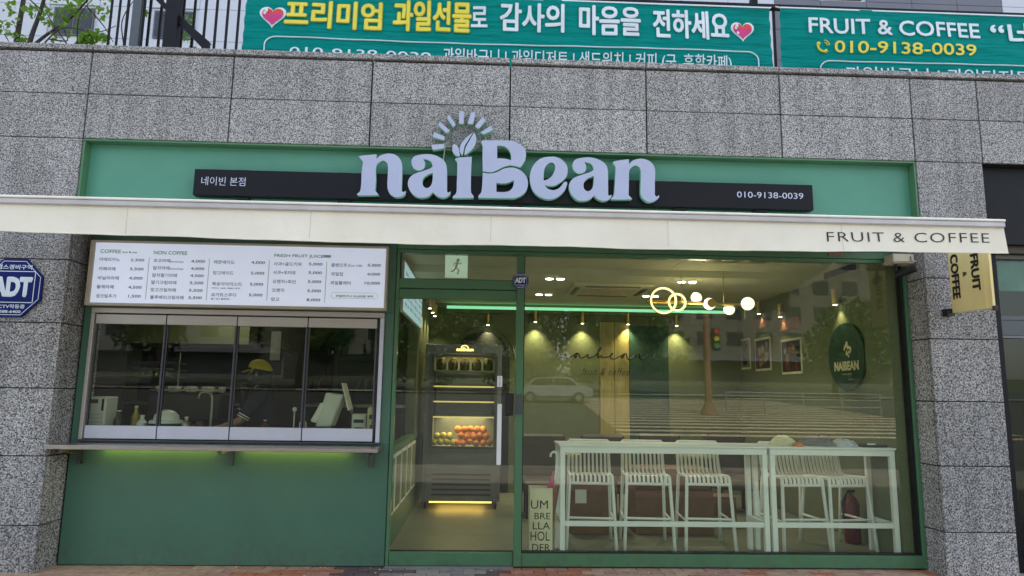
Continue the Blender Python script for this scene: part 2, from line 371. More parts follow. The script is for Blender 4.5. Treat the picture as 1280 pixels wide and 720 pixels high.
def lamp(kind, loc, e, col, size=.1, rot=None, spot=None, blend=.6, name='lamp_light', parent=None):
    d = bpy.data.lights.new(name, kind); d.energy = e; d.color = col
    if kind == 'SPOT': d.spot_size = R(spot); d.spot_blend = blend; d.shadow_soft_size = size
    elif kind == 'AREA': d.size = size
    else: d.shadow_soft_size = size
    o = bpy.data.objects.new(name, d); COL.objects.link(o)
    if parent: o.parent = parent; o.location = Vector(loc)-wloc(parent)
    else: o.location = loc
    if rot: o.rotation_euler = rot
    return o
LOGO=[('letter_n',[[(-1.162,3.562,1),(-1.125,3.569,0),(-1.006,3.583,1),(-1.003,3.539,1),(-0.966,3.575,0),(-0.903,3.593,0),(-0.839,3.584,0),(-0.794,3.544,0),(-0.774,3.486,0),(-0.77,3.36,0),(-0.77,3.258,1),(-0.755,3.242,0),(-0.733,3.255,1),(-0.739,3.222,0),(-0.775,3.198,0),(-0.824,3.196,0),(-0.867,3.219,0),(-0.891,3.262,0),(-0.898,3.32,0),(-0.897,3.431,0),(-0.905,3.497,0),(-0.943,3.525,0),(-0.981,3.506,0),(-1.003,3.465,0),(-1.0,3.354,0),(-1.0,3.248,1),(-0.966,3.209,1),(-1.153,3.202,1),(-1.158,3.215,0),(-1.133,3.244,0),(-1.127,3.314,0),(-1.128,3.424,0),(-1.122,3.506,0),(-1.138,3.531,0)]]),('letter_a',[[(-0.651,3.582,0),(-0.577,3.597,0),(-0.505,3.594,0),(-0.441,3.569,0),(-0.397,3.533,0),(-0.377,3.475,0),(-0.372,3.371,0),(-0.369,3.257,1),(-0.357,3.248,0),(-0.338,3.262,1),(-0.342,3.232,0),(-0.373,3.206,0),(-0.415,3.2,0),(-0.458,3.215,0),(-0.494,3.247,1),(-0.529,3.209,0),(-0.584,3.195,0),(-0.641,3.203,0),(-0.688,3.245,0),(-0.715,3.303,0),(-0.71,3.362,0),(-0.67,3.407,0),(-0.593,3.439,0),(-0.53,3.463,0),(-0.503,3.486,1),(-0.517,3.523,0),(-0.547,3.544,0),(-0.589,3.55,1),(-0.573,3.521,0),(-0.574,3.476,0),(-0.6,3.45,0),(-0.643,3.445,0),(-0.679,3.474,0),(-0.693,3.518,0),(-0.682,3.559,0)],[(-0.5,3.425,1),(-0.549,3.403,0),(-0.58,3.373,0),(-0.589,3.336,0),(-0.577,3.299,0),(-0.545,3.284,0),(-0.514,3.308,0),(-0.501,3.353,0)]]),('letter_i',[[(-0.311,3.558,1),(-0.27,3.574,0),(-0.157,3.585,1),(-0.16,3.488,0),(-0.16,3.352,0),(-0.157,3.254,1),(-0.133,3.221,1),(-0.134,3.204,1),(-0.315,3.199,1),(-0.317,3.213,0),(-0.287,3.251,0),(-0.285,3.349,0),(-0.284,3.472,0),(-0.29,3.534,0)]]),('letter_b',[[(-0.078,3.729,1),(-0.055,3.741,0),(0.079,3.745,0),(0.189,3.744,0),(0.265,3.717,0),(0.316,3.671,0),(0.329,3.619,0),(0.317,3.557,0),(0.278,3.495,1),(0.234,3.507,0),(0.184,3.512,0),(0.125,3.495,0),(0.067,3.463,0),(0.009,3.444,0),(-0.057,3.453,1),(-0.06,3.52,0),(-0.063,3.625,0),(-0.061,3.686,1)],[(0.068,3.694,1),(0.122,3.693,0),(0.165,3.666,0),(0.19,3.623,0),(0.195,3.561,1),(0.149,3.574,0),(0.107,3.577,0),(0.07,3.576,1)]]),('letter_b_foot',[[(-0.057,3.439,1),(0.01,3.434,0),(0.068,3.448,0),(0.126,3.48,0),(0.184,3.494,0),(0.234,3.49,0),(0.293,3.461,0),(0.335,3.41,0),(0.349,3.35,0),(0.333,3.28,0),(0.288,3.236,0),(0.23,3.213,0),(0.196,3.21,1),(-0.087,3.206,1),(-0.09,3.226,0),(-0.066,3.261,0),(-0.059,3.33,0)],[(0.068,3.348,1),(0.128,3.344,0),(0.178,3.354,0),(0.223,3.377,1),(0.216,3.32,0),(0.187,3.281,0),(0.146,3.267,0),(0.069,3.265,1)]]),('letter_e',[[(0.534,3.604,0),(0.591,3.606,0),(0.649,3.582,0),(0.693,3.534,0),(0.704,3.475,0),(0.689,3.415,0),(0.643,3.369,0),(0.593,3.338,0),(0.543,3.331,0),(0.5,3.337,1),(0.528,3.307,0),(0.579,3.295,0),(0.629,3.317,0),(0.671,3.37,0),(0.693,3.376,1),(0.7,3.356,0),(0.679,3.296,0),(0.629,3.243,0),(0.572,3.214,0),(0.508,3.212,0),(0.443,3.238,0),(0.393,3.288,0),(0.367,3.362,0),(0.366,3.436,0),(0.39,3.511,0),(0.44,3.572,0),(0.49,3.597,0)],[(0.486,3.376,1),(0.486,3.439,0),(0.495,3.499,0),(0.527,3.541,0),(0.563,3.553,0),(0.59,3.531,0),(0.592,3.487,0),(0.567,3.426,0),(0.528,3.392,0)]]),('letter_a',[[(0.792,3.593,0),(0.868,3.608,0),(0.941,3.605,0),(1.006,3.58,0),(1.049,3.544,0),(1.067,3.485,0),(1.068,3.38,0),(1.068,3.265,1),(1.08,3.256,0),(1.099,3.27,1),(1.094,3.24,0),(1.061,3.214,0),(1.018,3.207,0),(0.975,3.222,0),(0.939,3.255,1),(0.903,3.217,0),(0.846,3.203,0),(0.789,3.21,0),(0.742,3.253,0),(0.717,3.312,0),(0.724,3.371,0),(0.767,3.417,0),(0.846,3.449,0),(0.911,3.473,0),(0.939,3.496,1),(0.926,3.533,0),(0.897,3.555,0),(0.854,3.561,1),(0.87,3.532,0),(0.867,3.487,0),(0.839,3.46,0),(0.796,3.455,0),(0.76,3.484,0),(0.747,3.528,0),(0.76,3.57,0)],[(0.94,3.435,1),(0.89,3.413,0),(0.857,3.382,0),(0.846,3.345,0),(0.857,3.308,0),(0.889,3.293,0),(0.922,3.317,0),(0.936,3.362,0)]]),('letter_n',[[(1.112,3.572,1),(1.149,3.584,0),(1.258,3.603,1),(1.259,3.556,1),(1.298,3.592,0),(1.367,3.611,0),(1.433,3.596,0),(1.476,3.56,0),(1.495,3.504,0),(1.492,3.392,0),(1.489,3.276,1),(1.503,3.26,0),(1.528,3.274,1),(1.521,3.244,0),(1.477,3.213,0),(1.43,3.208,0),(1.391,3.23,0),(1.363,3.269,0),(1.36,3.336,0),(1.365,3.448,0),(1.359,3.515,0),(1.323,3.543,0),(1.286,3.528,0),(1.26,3.49,0),(1.256,3.385,0),(1.252,3.267,1),(1.284,3.234,1),(1.279,3.227,1),(1.09,3.222,1),(1.095,3.233,0),(1.117,3.263,0),(1.126,3.33,0),(1.133,3.442,0),(1.137,3.517,0),(1.123,3.546,0)]]),('leaf',[[(-0.33,3.697,1),(-0.296,3.689,0),(-0.271,3.646,0),(-0.264,3.584,1),(-0.3,3.593,0),(-0.331,3.632,0)]]),('leaf',[[(-0.244,3.587,1),(-0.265,3.634,0),(-0.261,3.69,0),(-0.22,3.754,0),(-0.15,3.815,1),(-0.19,3.742,0),(-0.222,3.685,0),(-0.235,3.616,1)]]),('leaf',[[(-0.142,3.813,1),(-0.122,3.769,0),(-0.127,3.707,0),(-0.164,3.643,0),(-0.225,3.595,1),(-0.218,3.66,0),(-0.19,3.721,0)]]),('sun_ray',[[(-0.523,3.683,1),(-0.406,3.699,1),(-0.405,3.657,1),(-0.507,3.637,1)]]),('sun_ray',[[(-0.5,3.805,1),(-0.406,3.767,1),(-0.407,3.73,1),(-0.511,3.758,1)]]),('sun_ray',[[(-0.452,3.904,1),(-0.36,3.825,1),(-0.389,3.795,1),(-0.469,3.876,1)]]),('sun_ray',[[(-0.37,3.972,1),(-0.308,3.883,1),(-0.334,3.855,1),(-0.39,3.947,1)]]),('sun_ray',[[(-0.281,4.011,1),(-0.239,4.009,1),(-0.236,3.892,1),(-0.28,3.891,1)]]),('sun_ray',[[(-0.173,4.004,1),(-0.134,4.0,1),(-0.152,3.891,1),(-0.204,3.893,1)]]),('sun_ray',[[(-0.073,3.956,1),(-0.041,3.929,1),(-0.103,3.845,1),(-0.136,3.873,1)]]),('sun_ray',[[(0.008,3.88,1),(0.029,3.843,1),(-0.054,3.797,1),(-0.087,3.815,1)]])]
SCRIPT=[(1.137, 2.102), (1.147, 2.05), (1.159, 2.047), (1.18, 2.084), (1.205, 2.115), (1.218, 2.078), (1.23, 2.042), (1.261, 2.04), (1.311, 2.061), (1.367, 2.105), (1.4, 2.115), (1.385, 2.069), (1.354, 2.046), (1.351, 2.068), (1.385, 2.103), (1.416, 2.112), (1.429, 2.069), (1.454, 2.043), (1.491, 2.052), (1.535, 2.084), (1.56, 2.099), (1.553, 2.065), (1.566, 2.045), (1.609, 2.054), (1.659, 2.079), (1.709, 2.124), (1.757, 2.192), (1.747, 2.211), (1.722, 2.173), (1.709, 2.099), (1.709, 2.049), (1.74, 2.068), (1.763, 2.087), (1.769, 2.06), (1.809, 2.061), (1.871, 2.071), (1.934, 2.109), (1.927, 2.121), (1.902, 2.09), (1.908, 2.05), (1.958, 2.039), (2.021, 2.067), (2.083, 2.099), (2.121, 2.118), (2.108, 2.081), (2.077, 2.049), (2.071, 2.074), (2.115, 2.112), (2.146, 2.116), (2.152, 2.075), (2.177, 2.039), (2.227, 2.052), (2.265, 2.083), (2.29, 2.109), (2.296, 2.065), (2.315, 2.084), (2.334, 2.122), (2.352, 2.11), (2.358, 2.054), (2.395, 2.042), (2.446, 2.074), (2.49, 2.106)]
MENU=[('COFFEE', -3.473, -3.295, 2.708, 0.0352, 'g'), ('hot & ice', -3.279, -3.153, 2.703, 0.0187, 'g'), ('아메리카노', -3.476, -3.295, 2.634, 0.0363, 'k'), ('카페라떼', -3.473, -3.327, 2.549, 0.0363, 'k'), ('바닐라라떼', -3.472, -3.29, 2.466, 0.0363, 'k'), ('돌체라떼', -3.474, -3.326, 2.386, 0.0363, 'k'), ('생크림추가', -3.473, -3.294, 2.303, 0.0363, 'k'), ('2,500', -3.201, -3.081, 2.632, 0.0297, 'k'), ('3,500', -3.2, -3.08, 2.55, 0.0297, 'k'), ('4,000', -3.199, -3.081, 2.467, 0.0297, 'k'), ('4,500', -3.198, -3.081, 2.384, 0.0297, 'k'), ('1,500', -3.19, -3.082, 2.304, 0.0297, 'k'), ('NON COFFEE', -3.002, -2.707, 2.706, 0.0352, 'g'), ('초코라떼', -2.998, -2.853, 2.634, 0.0363, 'k'), ('말차라떼', -2.996, -2.853, 2.566, 0.0363, 'k'), ('말차딸기라떼', -2.998, -2.781, 2.5, 0.0363, 'k'), ('딸기크림라떼', -3.001, -2.781, 2.435, 0.0363, 'k'), ('망고크림라떼', -3.0, -2.78, 2.368, 0.0363, 'k'), ('블루베리크림라떼', -2.999, -2.706, 2.301, 0.0363, 'k'), ('(hot/ice)', -2.85, -2.734, 2.624, 0.022, 'k'), ('(hot/ice)', -2.847, -2.731, 2.559, 0.022, 'k'), ('4,000', -2.666, -2.543, 2.632, 0.0297, 'k'), ('4,000', -2.664, -2.545, 2.565, 0.0297, 'k'), ('4,500', -2.663, -2.545, 2.5, 0.0297, 'k'), ('5,500', -2.661, -2.543, 2.435, 0.0297, 'k'), ('5,500', -2.663, -2.544, 2.367, 0.0297, 'k'), ('5,500', -2.662, -2.545, 2.301, 0.0297, 'k'), ('레몬에이드', -2.464, -2.279, 2.632, 0.0363, 'k'), ('망고에이드', -2.463, -2.282, 2.533, 0.0363, 'k'), ('복숭아아이스티', -2.464, -2.206, 2.433, 0.0363, 'k'), ('요거트스무디', -2.464, -2.246, 2.334, 0.0363, 'k'), ('아이스 1,000 / 복숭아 추가', -2.464, -2.214, 2.393, 0.0165, 'k'), ('딸기 망고 블루베리', -2.463, -2.301, 2.296, 0.0165, 'k'), ('4,000', -2.131, -2.009, 2.633, 0.0297, 'k'), ('5,000', -2.127, -2.009, 2.535, 0.0297, 'k'), ('3,000', -2.13, -2.011, 2.434, 0.0297, 'k'), ('5,000', -2.131, -2.012, 2.336, 0.0297, 'k'), ('5,000', -1.615, -1.495, 2.629, 0.0297, 'k'), ('5,000', -1.614, -1.495, 2.55, 0.0297, 'k'), ('5,000', -1.614, -1.496, 2.468, 0.0297, 'k'), ('5,000', -1.615, -1.495, 2.384, 0.0297, 'k'), ('8,000', -1.617, -1.495, 2.302, 0.0297, 'k'), ('5,000', -1.086, -0.968, 2.63, 0.0297, 'k'), ('4,000', -1.088, -0.97, 2.548, 0.0297, 'k'), ('10,000', -1.105, -0.968, 2.465, 0.0297, 'k'), ('FRESH FRUIT JUICE', -1.93, -1.486, 2.7, 0.0374, 'g'), ('사과+골드키위', -1.929, -1.684, 2.627, 0.0363, 'k'), ('사과+토마토', -1.931, -1.727, 2.548, 0.0363, 'k'), ('오렌지+파인', -1.929, -1.724, 2.465, 0.0363, 'k'), ('오렌지', -1.929, -1.823, 2.386, 0.0363, 'k'), ('망고', -1.932, -1.86, 2.303, 0.0363, 'k'), ('클렌즈주스', -1.414, -1.236, 2.627, 0.0363, 'k'), ('과일컵', -1.413, -1.306, 2.545, 0.0363, 'k'), ('과일플래터', -1.414, -1.233, 2.464, 0.0363, 'k'), ('(노시럽)', -1.232, -1.134, 2.623, 0.022, 'k'), ('과일바구니 30,000원 부터', -1.36, -1.025, 2.344, 0.0242, 'g')]
MENU_LINES=[(-3.038, 2.278, 2.66), (-2.505, 2.278, 2.662), (-1.971, 2.288, 2.657), (-1.455, 2.277, 2.657)]
# ------------------------------------------------------------------ ground
def ground_mesh(name, x0, x1, ys, zs, m_, nx=2):
    mb = MB(); n = len(ys)
    vs = [(x, y, z) for x in (x0, x1) for y, z in zip(ys, zs)]
    mb.add(vs, [(i, i+1, n+i+1, n+i) for i in range(n-1)]); o = mb.build(name, m_); o['kind'] = 'structure'; return o
def brick_sheet_mat():
    mt = bpy.data.materials.new('brick_paving_sheet'); mt.use_nodes = True; nt = mt.node_tree; b = nt.nodes['Principled BSDF']; b.inputs['Roughness'].default_value = .85
    g = nd(nt, 'ShaderNodeNewGeometry'); br = nd(nt, 'ShaderNodeTexBrick'); br.inputs['Scale'].default_value = 1; br.inputs['Brick Width'].default_value = .2; br.inputs['Row Height'].default_value = .1
    br.inputs['Mortar Size'].default_value = .004; br.inputs['Color1'].default_value = (.25, .21, .17, 1); br.inputs['Color2'].default_value = (.22, .20, .175, 1); br.inputs['Mortar'].default_value = (.06, .05, .045, 1)
    nt.links.new(g.outputs['Position'], br.inputs['Vector']); nt.links.new(br.outputs['Color'], b.inputs['Base Color']); return mt
M['pave'] = brick_sheet_mat()
ground_mesh('pavement', -40, 40, [-7.9, -.345], [0, 0], 'pave')
struct('pavement_bed', 'joint', -9, 9, -.345, .6, -.08, -.022)
pv = bpy.data.objects['pavement']
brick_cols = {}
for nm, c in dict(tan=(.44, .30, .20), tan2=(.40, .26, .18), red=(.40, .16, .09), purple=(.11, .075, .085), grey=(.27, .25, .235), grey2=(.20, .19, .185), pink=(.40, .22, .17)).items():
    M['brick_'+nm] = mat(nm+'_paving_brick', c, .85, var=.18, vscale=14, bump=.5, bscale=90)
def brick_mesh(m_):
    mb = MB().box(-.0975, .0975, -.0475, .0475, -.05, 0); o = mb.build('paving_brick', m_, None, bevel=.004); me = o.data; bpy.data.objects.remove(o); return me
BM = {k: brick_mesh('brick_'+k) for k in ('tan', 'tan2', 'red', 'purple', 'grey', 'grey2', 'pink')}
for row in range(6):
    y = .232-row*.1
    for i in range(48):
        x = -4.75+i*.2+(.1 if row % 2 else 0)
        if x < -1.95: k = rnd.choice(['tan', 'tan', 'tan2', 'pink'])
        elif x < -1.15: k = rnd.choice(['red', 'red', 'pink', 'tan2'])
        elif x < -.75: k = rnd.choice(['purple', 'purple', 'grey2'])
        elif x < .25: k = rnd.choice(['grey', 'grey', 'purple', 'grey2'])
        elif x < .95: k = rnd.choice(['red', 'red', 'pink'])
        else: k = rnd.choice(['tan', 'pink', 'tan2', 'tan', 'red' if rnd.random() < .3 else 'tan'])
        o = link('paving_brick', BM[k], pv); o.location = (x, y, rnd.uniform(-.002, .001)); o.rotation_euler = (rnd.uniform(-.008, .008), rnd.uniform(-.008, .008), rnd.uniform(-.01, .01))
# ------------------------------------------------------------------ granite cladding
wall = thing('granite_wall', 'speckled grey granite clad wall and pillars around the green shopfront', 'wall', (0, .2, 0))
core = MB()
core.box(-7.5, 8, .031, .34, 3.69, 4.50).box(-7.5, -3.65, .031, 1.2, 0, 3.69).box(3.999, 4.60, .031, 1.2, 0, 3.69)
core.build('wall_core', 'joint', wall)
JX = [-7.4, -6.16, -4.89, -3.619, -2.35, -1.09, .18, 1.445, 2.708, 3.965, 4.61, 5.88, 7.15, 8.0]
ROWS = [3.687, 3.134, 2.587, 2.036, 1.483, .926, .372, -.03]
g = .005
def slab(x0, x1, y0, y1, z0, z1, m_='granite', name='stone_slab'):
    dz = rnd.uniform(-.0015, .0015)
    MB().box(x0+.0065, x1-.0065, y0+dz, y1, z0+g*.8, z1-g*.8).build(name, m_, wall, bevel=.003)
for a, b in zip(JX, JX[1:]):
    slab(a, b, 0, .03, 4.105, 4.505); slab(a, b, 0, .03, 3.687, 4.105)
    slab(a+.002, b-.002, -.012, .42, 4.522, 4.577, name='coping_stone')
for z1, z0 in zip(ROWS, ROWS[1:]):
    rough = 'granite_rough' if z1 < 3 else 'granite'
    for a, b in zip(JX[:3], JX[1:4]): slab(a, b, 0, .03, z0, z1, rough)
    slab(3.967, 4.605, 0, .03, z0, z1, rough)
    MB().box(-3.649, -3.619, .031+g, .60, z0+g, z1-g).build('reveal_slab', rough, wall, bevel=.002)
    MB().box(3.968, 3.998, .031+g, .60, z0+g, z1-g).build('reveal_slab', rough, wall, bevel=.002)
# ------------------------------------------------------------------ terrace behind the parapet, unseen shell walls added against light leaks
struct('terrace_floor', 'grey', -14, 14, .43, 12, 4.36, 4.46)
struct('unseen_shell', 'dark', -14, 14, 6.6, 6.7, -.2, 4.36)
struct('unseen_shell_side', 'dark', -14, -13.9, .35, 6.6, -.2, 4.36); struct('unseen_shell_side', 'dark', 13.9, 14, .35, 6.6, -.2, 4.36)
struct('building_front', 'dark', -13.9, -7.5, .35, .45, -.2, 4.36); struct('building_front', 'dark', 8.0, 13.9, .35, .45, -.2, 4.36)
# ------------------------------------------------------------------ green facade
gw = thing('green_facade_panel', 'teal green painted panel wall with the dark sign bar and service window', 'wall panel', (0, .3, 0))
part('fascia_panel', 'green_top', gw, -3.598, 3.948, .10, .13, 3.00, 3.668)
mb = MB(); mb.box(-3.618, 3.966, .004, .14, 3.669, 3.686).box(-3.618, -3.599, .008, .14, 3.0, 3.668).box(3.949, 3.966, .008, .14, 3.0, 3.668)
mb.build('fascia_trim', 'green_frame', gw, bevel=.002)
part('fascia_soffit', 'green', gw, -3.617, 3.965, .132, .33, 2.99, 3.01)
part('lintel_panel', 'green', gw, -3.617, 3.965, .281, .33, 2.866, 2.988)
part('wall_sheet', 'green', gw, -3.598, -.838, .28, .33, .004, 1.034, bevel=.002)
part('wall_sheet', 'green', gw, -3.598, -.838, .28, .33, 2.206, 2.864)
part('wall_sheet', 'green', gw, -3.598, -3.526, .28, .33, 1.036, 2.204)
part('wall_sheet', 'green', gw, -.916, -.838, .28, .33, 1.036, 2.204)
part('edge_gasket', 'gasket', gw, -3.617, -3.600, .30, .33, .004, 2.864)
part('edge_gasket', 'gasket', gw, -.8365, -.8315, .285, .33, .004, 2.864)
# ------------------------------------------------------------------ sign
sg = thing('shop_sign', 'pale raised cafe lettering with sun rays and leaves over a long black bar', 'sign', (0, .05, 3.2))
part('backing_bar', 'black_bar', sg, -2.612, 2.968, -.012, .078, 3.190, 3.428, bevel=.003)
for x in (-2.2, -1.3, .25, 1.75, 2.5):
    part('bracket', 'black', sg, x-.06, x+.06, .02, .099, 3.178, 3.1895); part('bracket', 'black', sg, x-.06, x+.06, .02, .099, 3.4285, 3.439)
for kind, loops in LOGO:
    outline(kind, [smooth_loop(l) for l in loops], -.085, .06, 'letter_face', 'letter_side', sg)
mb = MB(); mb.tube([(-.42, -.03, 3.50), (-.40, -.03, 3.70)], .006, 6); mb.tube([(-.2, -.03, 3.60), (-.2, -.03, 3.72)], .006, 6).tube([(.02, -.03, 3.66), (-.05, -.03, 3.80)], .006, 6)
mb.tube([(-.22+.245*math.cos(a), -.03, 3.765+.215*math.sin(a)) for a in [R(d) for d in range(-10, 191, 10)]], .005, 5)
mb.build('support_rod', 'shelf', sg)
outline('sun_disc', [[Vector((-.212+.135*math.cos(R(a)), 3.775+.135*math.sin(R(a)))) for a in range(0, 360, 10)]], -.035, .02, 'granite_disc', 'letter_side', sg, bevel=.001)
mb = MB(); put_text(mb, '네이빈 본점', (-2.545, -.0135, 3.280), .385, .080, bold=-.004); put_text(mb, '010-9138-0039', (2.262, -.0135, 3.292), .615, .056)
mb.build('lettering', 'bar_print', sg, kind='stuff')
# ------------------------------------------------------------------ awning
AY = -1.40
aw = thing('awning', 'cream retractable awning with black lettering on its front valance', 'awning', (0, AY, 2.7))
AX0, AX1 = -3.62, 3.63
mb = MB(); nx, ny = 80, 10; vs = []; fs = []
for i in range(nx+1):
    x = AX0+.02+(AX1-AX0-.04)*i/nx
    for j in range(ny+1):
        t = j/ny; y = AY+.04+(1.42)*t; z = 2.735+(2.99-2.735)*t-.03*math.sin(math.pi*t)+.004*math.sin(x*7)
        vs.append((x, y, z))
fs = [(i*(ny+1)+j, i*(ny+1)+j+1, (i+1)*(ny+1)+j+1, (i+1)*(ny+1)+j) for i in range(nx) for j in range(ny)]
mb.add(vs, fs).build('canopy_fabric', 'awning', aw, smooth='all')
def val_y(x, z):
    t = (2.70-z)/.2
    return AY-.012-t*(.009*math.sin(x*3.1+.5)+.006*math.sin(x*9.3+2)+.0035*math.sin(x*23+3*math.sin(x)))-.01*t
def val_bot(x):
    return 2.490+.0023*x*x+.002*math.sin(x*2.2+1)+.0015*math.sin(x*5)
mb = MB(); nx, ny = 220, 6; vs = []
for i in range(nx+1):
    x = AX0+(AX1-AX0)*i/nx
    for j in range(ny+1):
        t = j/ny; z = 2.70+(val_bot(x)-2.70)*t; xx = x+(.018*t if i > nx-12 else 0)*(i-nx+12)/12
        vs.append((xx, val_y(x, z), z))
fs = [(i*(ny+1)+j, i*(ny+1)+j+1, (i+1)*(ny+1)+j+1, (i+1)*(ny+1)+j) for i in range(nx) for j in range(ny)]
mb.add(vs, fs).build('valance', 'awning', aw, smooth='all')
mb = MB(); mb.tube([(AX0+(AX1+.018-AX0)*i/80, val_y(AX0+(AX1-AX0)*i/80, val_bot(AX0+(AX1-AX0)*i/80)), val_bot(AX0+(AX1-AX0)*i/80)) for i in range(81)], .0045, 6).build('hem', 'awning', aw)
mb = MB(); put_text(mb, 'FRUIT & COFFEE', (2.352, 0, 2.570), 1.165, .069, spacing=1.12, bold=-.008, warp=lambda q: Vector((q.x, val_y(q.x, q.z)-.003, q.z+(q.x-2.35)*.017)), split=('black_print', aw))
for sx in (-2.42, -1.2, .02, 1.24, 2.46):
    MB().tube([(sx, val_y(sx, 2.70-.19*k/6)-.001, 2.70-.19*k/6) for k in range(7)], .0016, 4).build('seam', 'cctv', aw)
part('front_rail', 'rail', aw, AX0, AX1, AY-.035, AY+.035, 2.700, 2.738, bevel=.006)
part('rail_cap', 'rail_top', aw, AX0, AX1, AY-.042, AY+.03, 2.739, 2.756, bevel=.004)
part('cassette', 'rail', aw, AX0, AX1, -.07, .09, 2.93, 3.02, bevel=.015)
for s, x in ((1, -2.9), (1, -.4), (-1, .4), (-1, 2.9)):
    mb = MB(); mb.tube([(x, .0, 2.90), (x+s*.55, -.68, 2.80)], .022, 8).tube([(x+s*.55, -.68, 2.79), (x+s*.05, AY+.05, 2.70)], .018, 8).ball((x+s*.55, -.68, 2.795), .035)
    mb.build('folding_arm', 'rail', aw, smooth=True)
# ------------------------------------------------------------------ menu board
mn = thing('menu_board', 'white backlit menu board with drink names and prices above the service window', 'menu board', (-2.22, .25, 2.2))
mb = MB(); mb.box(-3.558, -3.520, .185, .279, 2.216, 2.806).box(-.922, -.902, .185, .279, 2.216, 2.806).box(-3.519, -.923, .185, .279, 2.787, 2.806).box(-3.519, -.923, .185, .279, 2.216, 2.240)
mb.build('frame', 'menu_frame', mn, bevel=.002); part('face', 'menu', mn, -3.5195, -.9225, .203, .27, 2.2405, 2.7865)
mbk, mbg, mbl = MB(), MB(), MB()
for s, x0, x1, zc, h, c in MENU:
    put_text(mbg if c == 'g' else mbk, s, (x0, .2015, zc-h/2), x1-x0, h*.92, fat=.0011 if c == 'g' or s[0].isdigit() else .0006)
for x, z0, z1 in MENU_LINES: mbl.box(x-.0025, x+.0025, .2012, .2025, z0, z1)
mbk.build('lettering', 'dark_print', mn, kind='stuff'); mbg.build('lettering', 'green_print', mn, kind='stuff')
mbl.tube([(-1.38+.022*math.cos(a), .2018, 2.349+.026*math.sin(a)) for a in [R(d) for d in range(90, 271, 30)]]+[(-1.003+.022*math.cos(a), .2018, 2.349+.026*math.sin(a)) for a in [R(d) for d in range(-90, 91, 30)]]+[(-1.38, .2018, 2.375)], .0016, 4)
mbl.box(-1.484, -1.421, .2012, .2025, 2.692, 2.716); mbl.build('rule_lines', 'line_print', mn, kind='stuff')
# ------------------------------------------------------------------ service window
sw = thing('service_window', 'four pane aluminium service window above the steel counter', 'window', (-2.22, .28, 1.04))
part('head', 'sash', sw, -3.522, -.922, .246, .33, 2.157, 2.203, bevel=.003)
part('jamb', 'sash', sw, -3.522, -3.492, .246, .33, 1.05, 2.156, bevel=.003); part('jamb', 'sash_low', sw, -.957, -.922, .246, .33, 1.05, 2.156, bevel=.003)
part('sill', 'stile', sw, -3.522, -.922, .246, .33, 1.036, 1.049)
part('gasket', 'gasket', sw, -3.4915, -.9575, .305, .33, 2.10, 2.156); part('gasket', 'gasket', sw, -3.4915, -.9575, .305, .33, 1.0495, 1.07)
SX = [-3.486, -2.862, -2.236, -1.606, -.980]
for i in range(4):
    a, b = SX[i]+.005, SX[i+1]-.005
    s = MB().box(a, b, .256, .300, 2.060, 2.146).build('sash', 'sash', sw, bevel=.003)
    MB().box(a, b, .256, .300, 1.057, 1.168).build('bottom_rail', 'sash_low', s, bevel=.003)
    MB().box(a+.001, a+.010, .270, .296, 1.17, 2.058).build('stile', 'stile', s); MB().box(b-.014, b-.001, .268, .298, 1.17, 2.058).build('stile', 'stile', s)
    MB().box(a+.0105, b-.0145, .280, .287, 1.169, 2.059).build('pane', 'glass_dark', s)
    if i < 3: part('gasket', 'gasket', sw, SX[i+1]-.004, SX[i+1]+.004, .262, .304, 1.05, 2.156)
part('end_gasket', 'gasket', sw, -.979, -.9575, .262, .304, 1.05, 2.156)
# ------------------------------------------------------------------ counter
ct = thing('service_counter', 'narrow brushed steel counter shelf lit from below under the service window', 'counter', (-2.22, .1, 1))
part('shelf', 'steel', ct, -3.605, -.885, -.062, .2785, .988, 1.022, bevel=.003)
for x in (-3.5, -2.2, -.98):
    mb = MB(); mb.box(x-.015, x+.015, -.02, .2785, .958, .986).box(x-.015, x+.015, .255, .2785, .84, .957); mb.build('bracket', 'stile', ct)
for x0, x1 in ((-3.32, -2.33), (-2.12, -1.18)): part('led_strip', 'e_under', ct, x0, x1, .205, .225, .968, .984)
MB().tube([(-3.61, .06, .98), (-3.55, .1, .95), (-3.50, .2, .93), (-3.46, .262, .85)], .006, 6).build('cable', 'black', ct)
# ------------------------------------------------------------------ shopfront glazing
sf = thing('shopfront_glazing', 'green framed glass shopfront with glass door and wide picture window', 'shopfront', (1.5, .3, 0))
G_ = 'green_frame'
part('head_rail', G_, sf, -.830, 3.966, .268, .36, 2.806, 2.864, bevel=.002); part('head_rail', G_, sf, -.830, 3.966, .276, .36, 2.770, 2.8025, bevel=.002)
part('gasket', 'gasket', sf, -.83, 3.966, .29, .36, 2.803, 2.8055)
part('jamb', G_, sf, -.830, -.803, .268, .36, .012, 2.769, bevel=.002)
part('mullion', G_, sf, .277, .345, .252, .36, .012, 2.769, bevel=.003)
part('transom_bar', G_, sf, -.8025, .2765, .270, .36, 2.440, 2.526, bevel=.002)
part('jamb', G_, sf, 3.932, 3.966, .262, .36, .012, 2.769, bevel=.003); part('gasket', 'gasket', sf, 3.912, 3.9315, .285, .36, .12, 2.769)
part('bottom_rail', G_, sf, .3455, 3.931, .262, .36, .012, .118, bevel=.003); part('gasket', 'gasket', sf, .3455, 3.911, .292, .36, .1185, .128)
part('gasket', 'gasket', sf, -.8025, .2765, .288, .36, 2.434, 2.4395); part('gasket', 'gasket', sf, .3455, .354, .29, .36, .129, 2.769)
part('gasket', 'gasket', sf, -.8025, .2765, .29, .36, 2.5265, 2.533); part('gasket', 'gasket', sf, -.8025, -.796, .29, .36, 2.534, 2.769)
part('threshold', 'grey', sf, -.83, .277, .24, .40, -.01, .011)
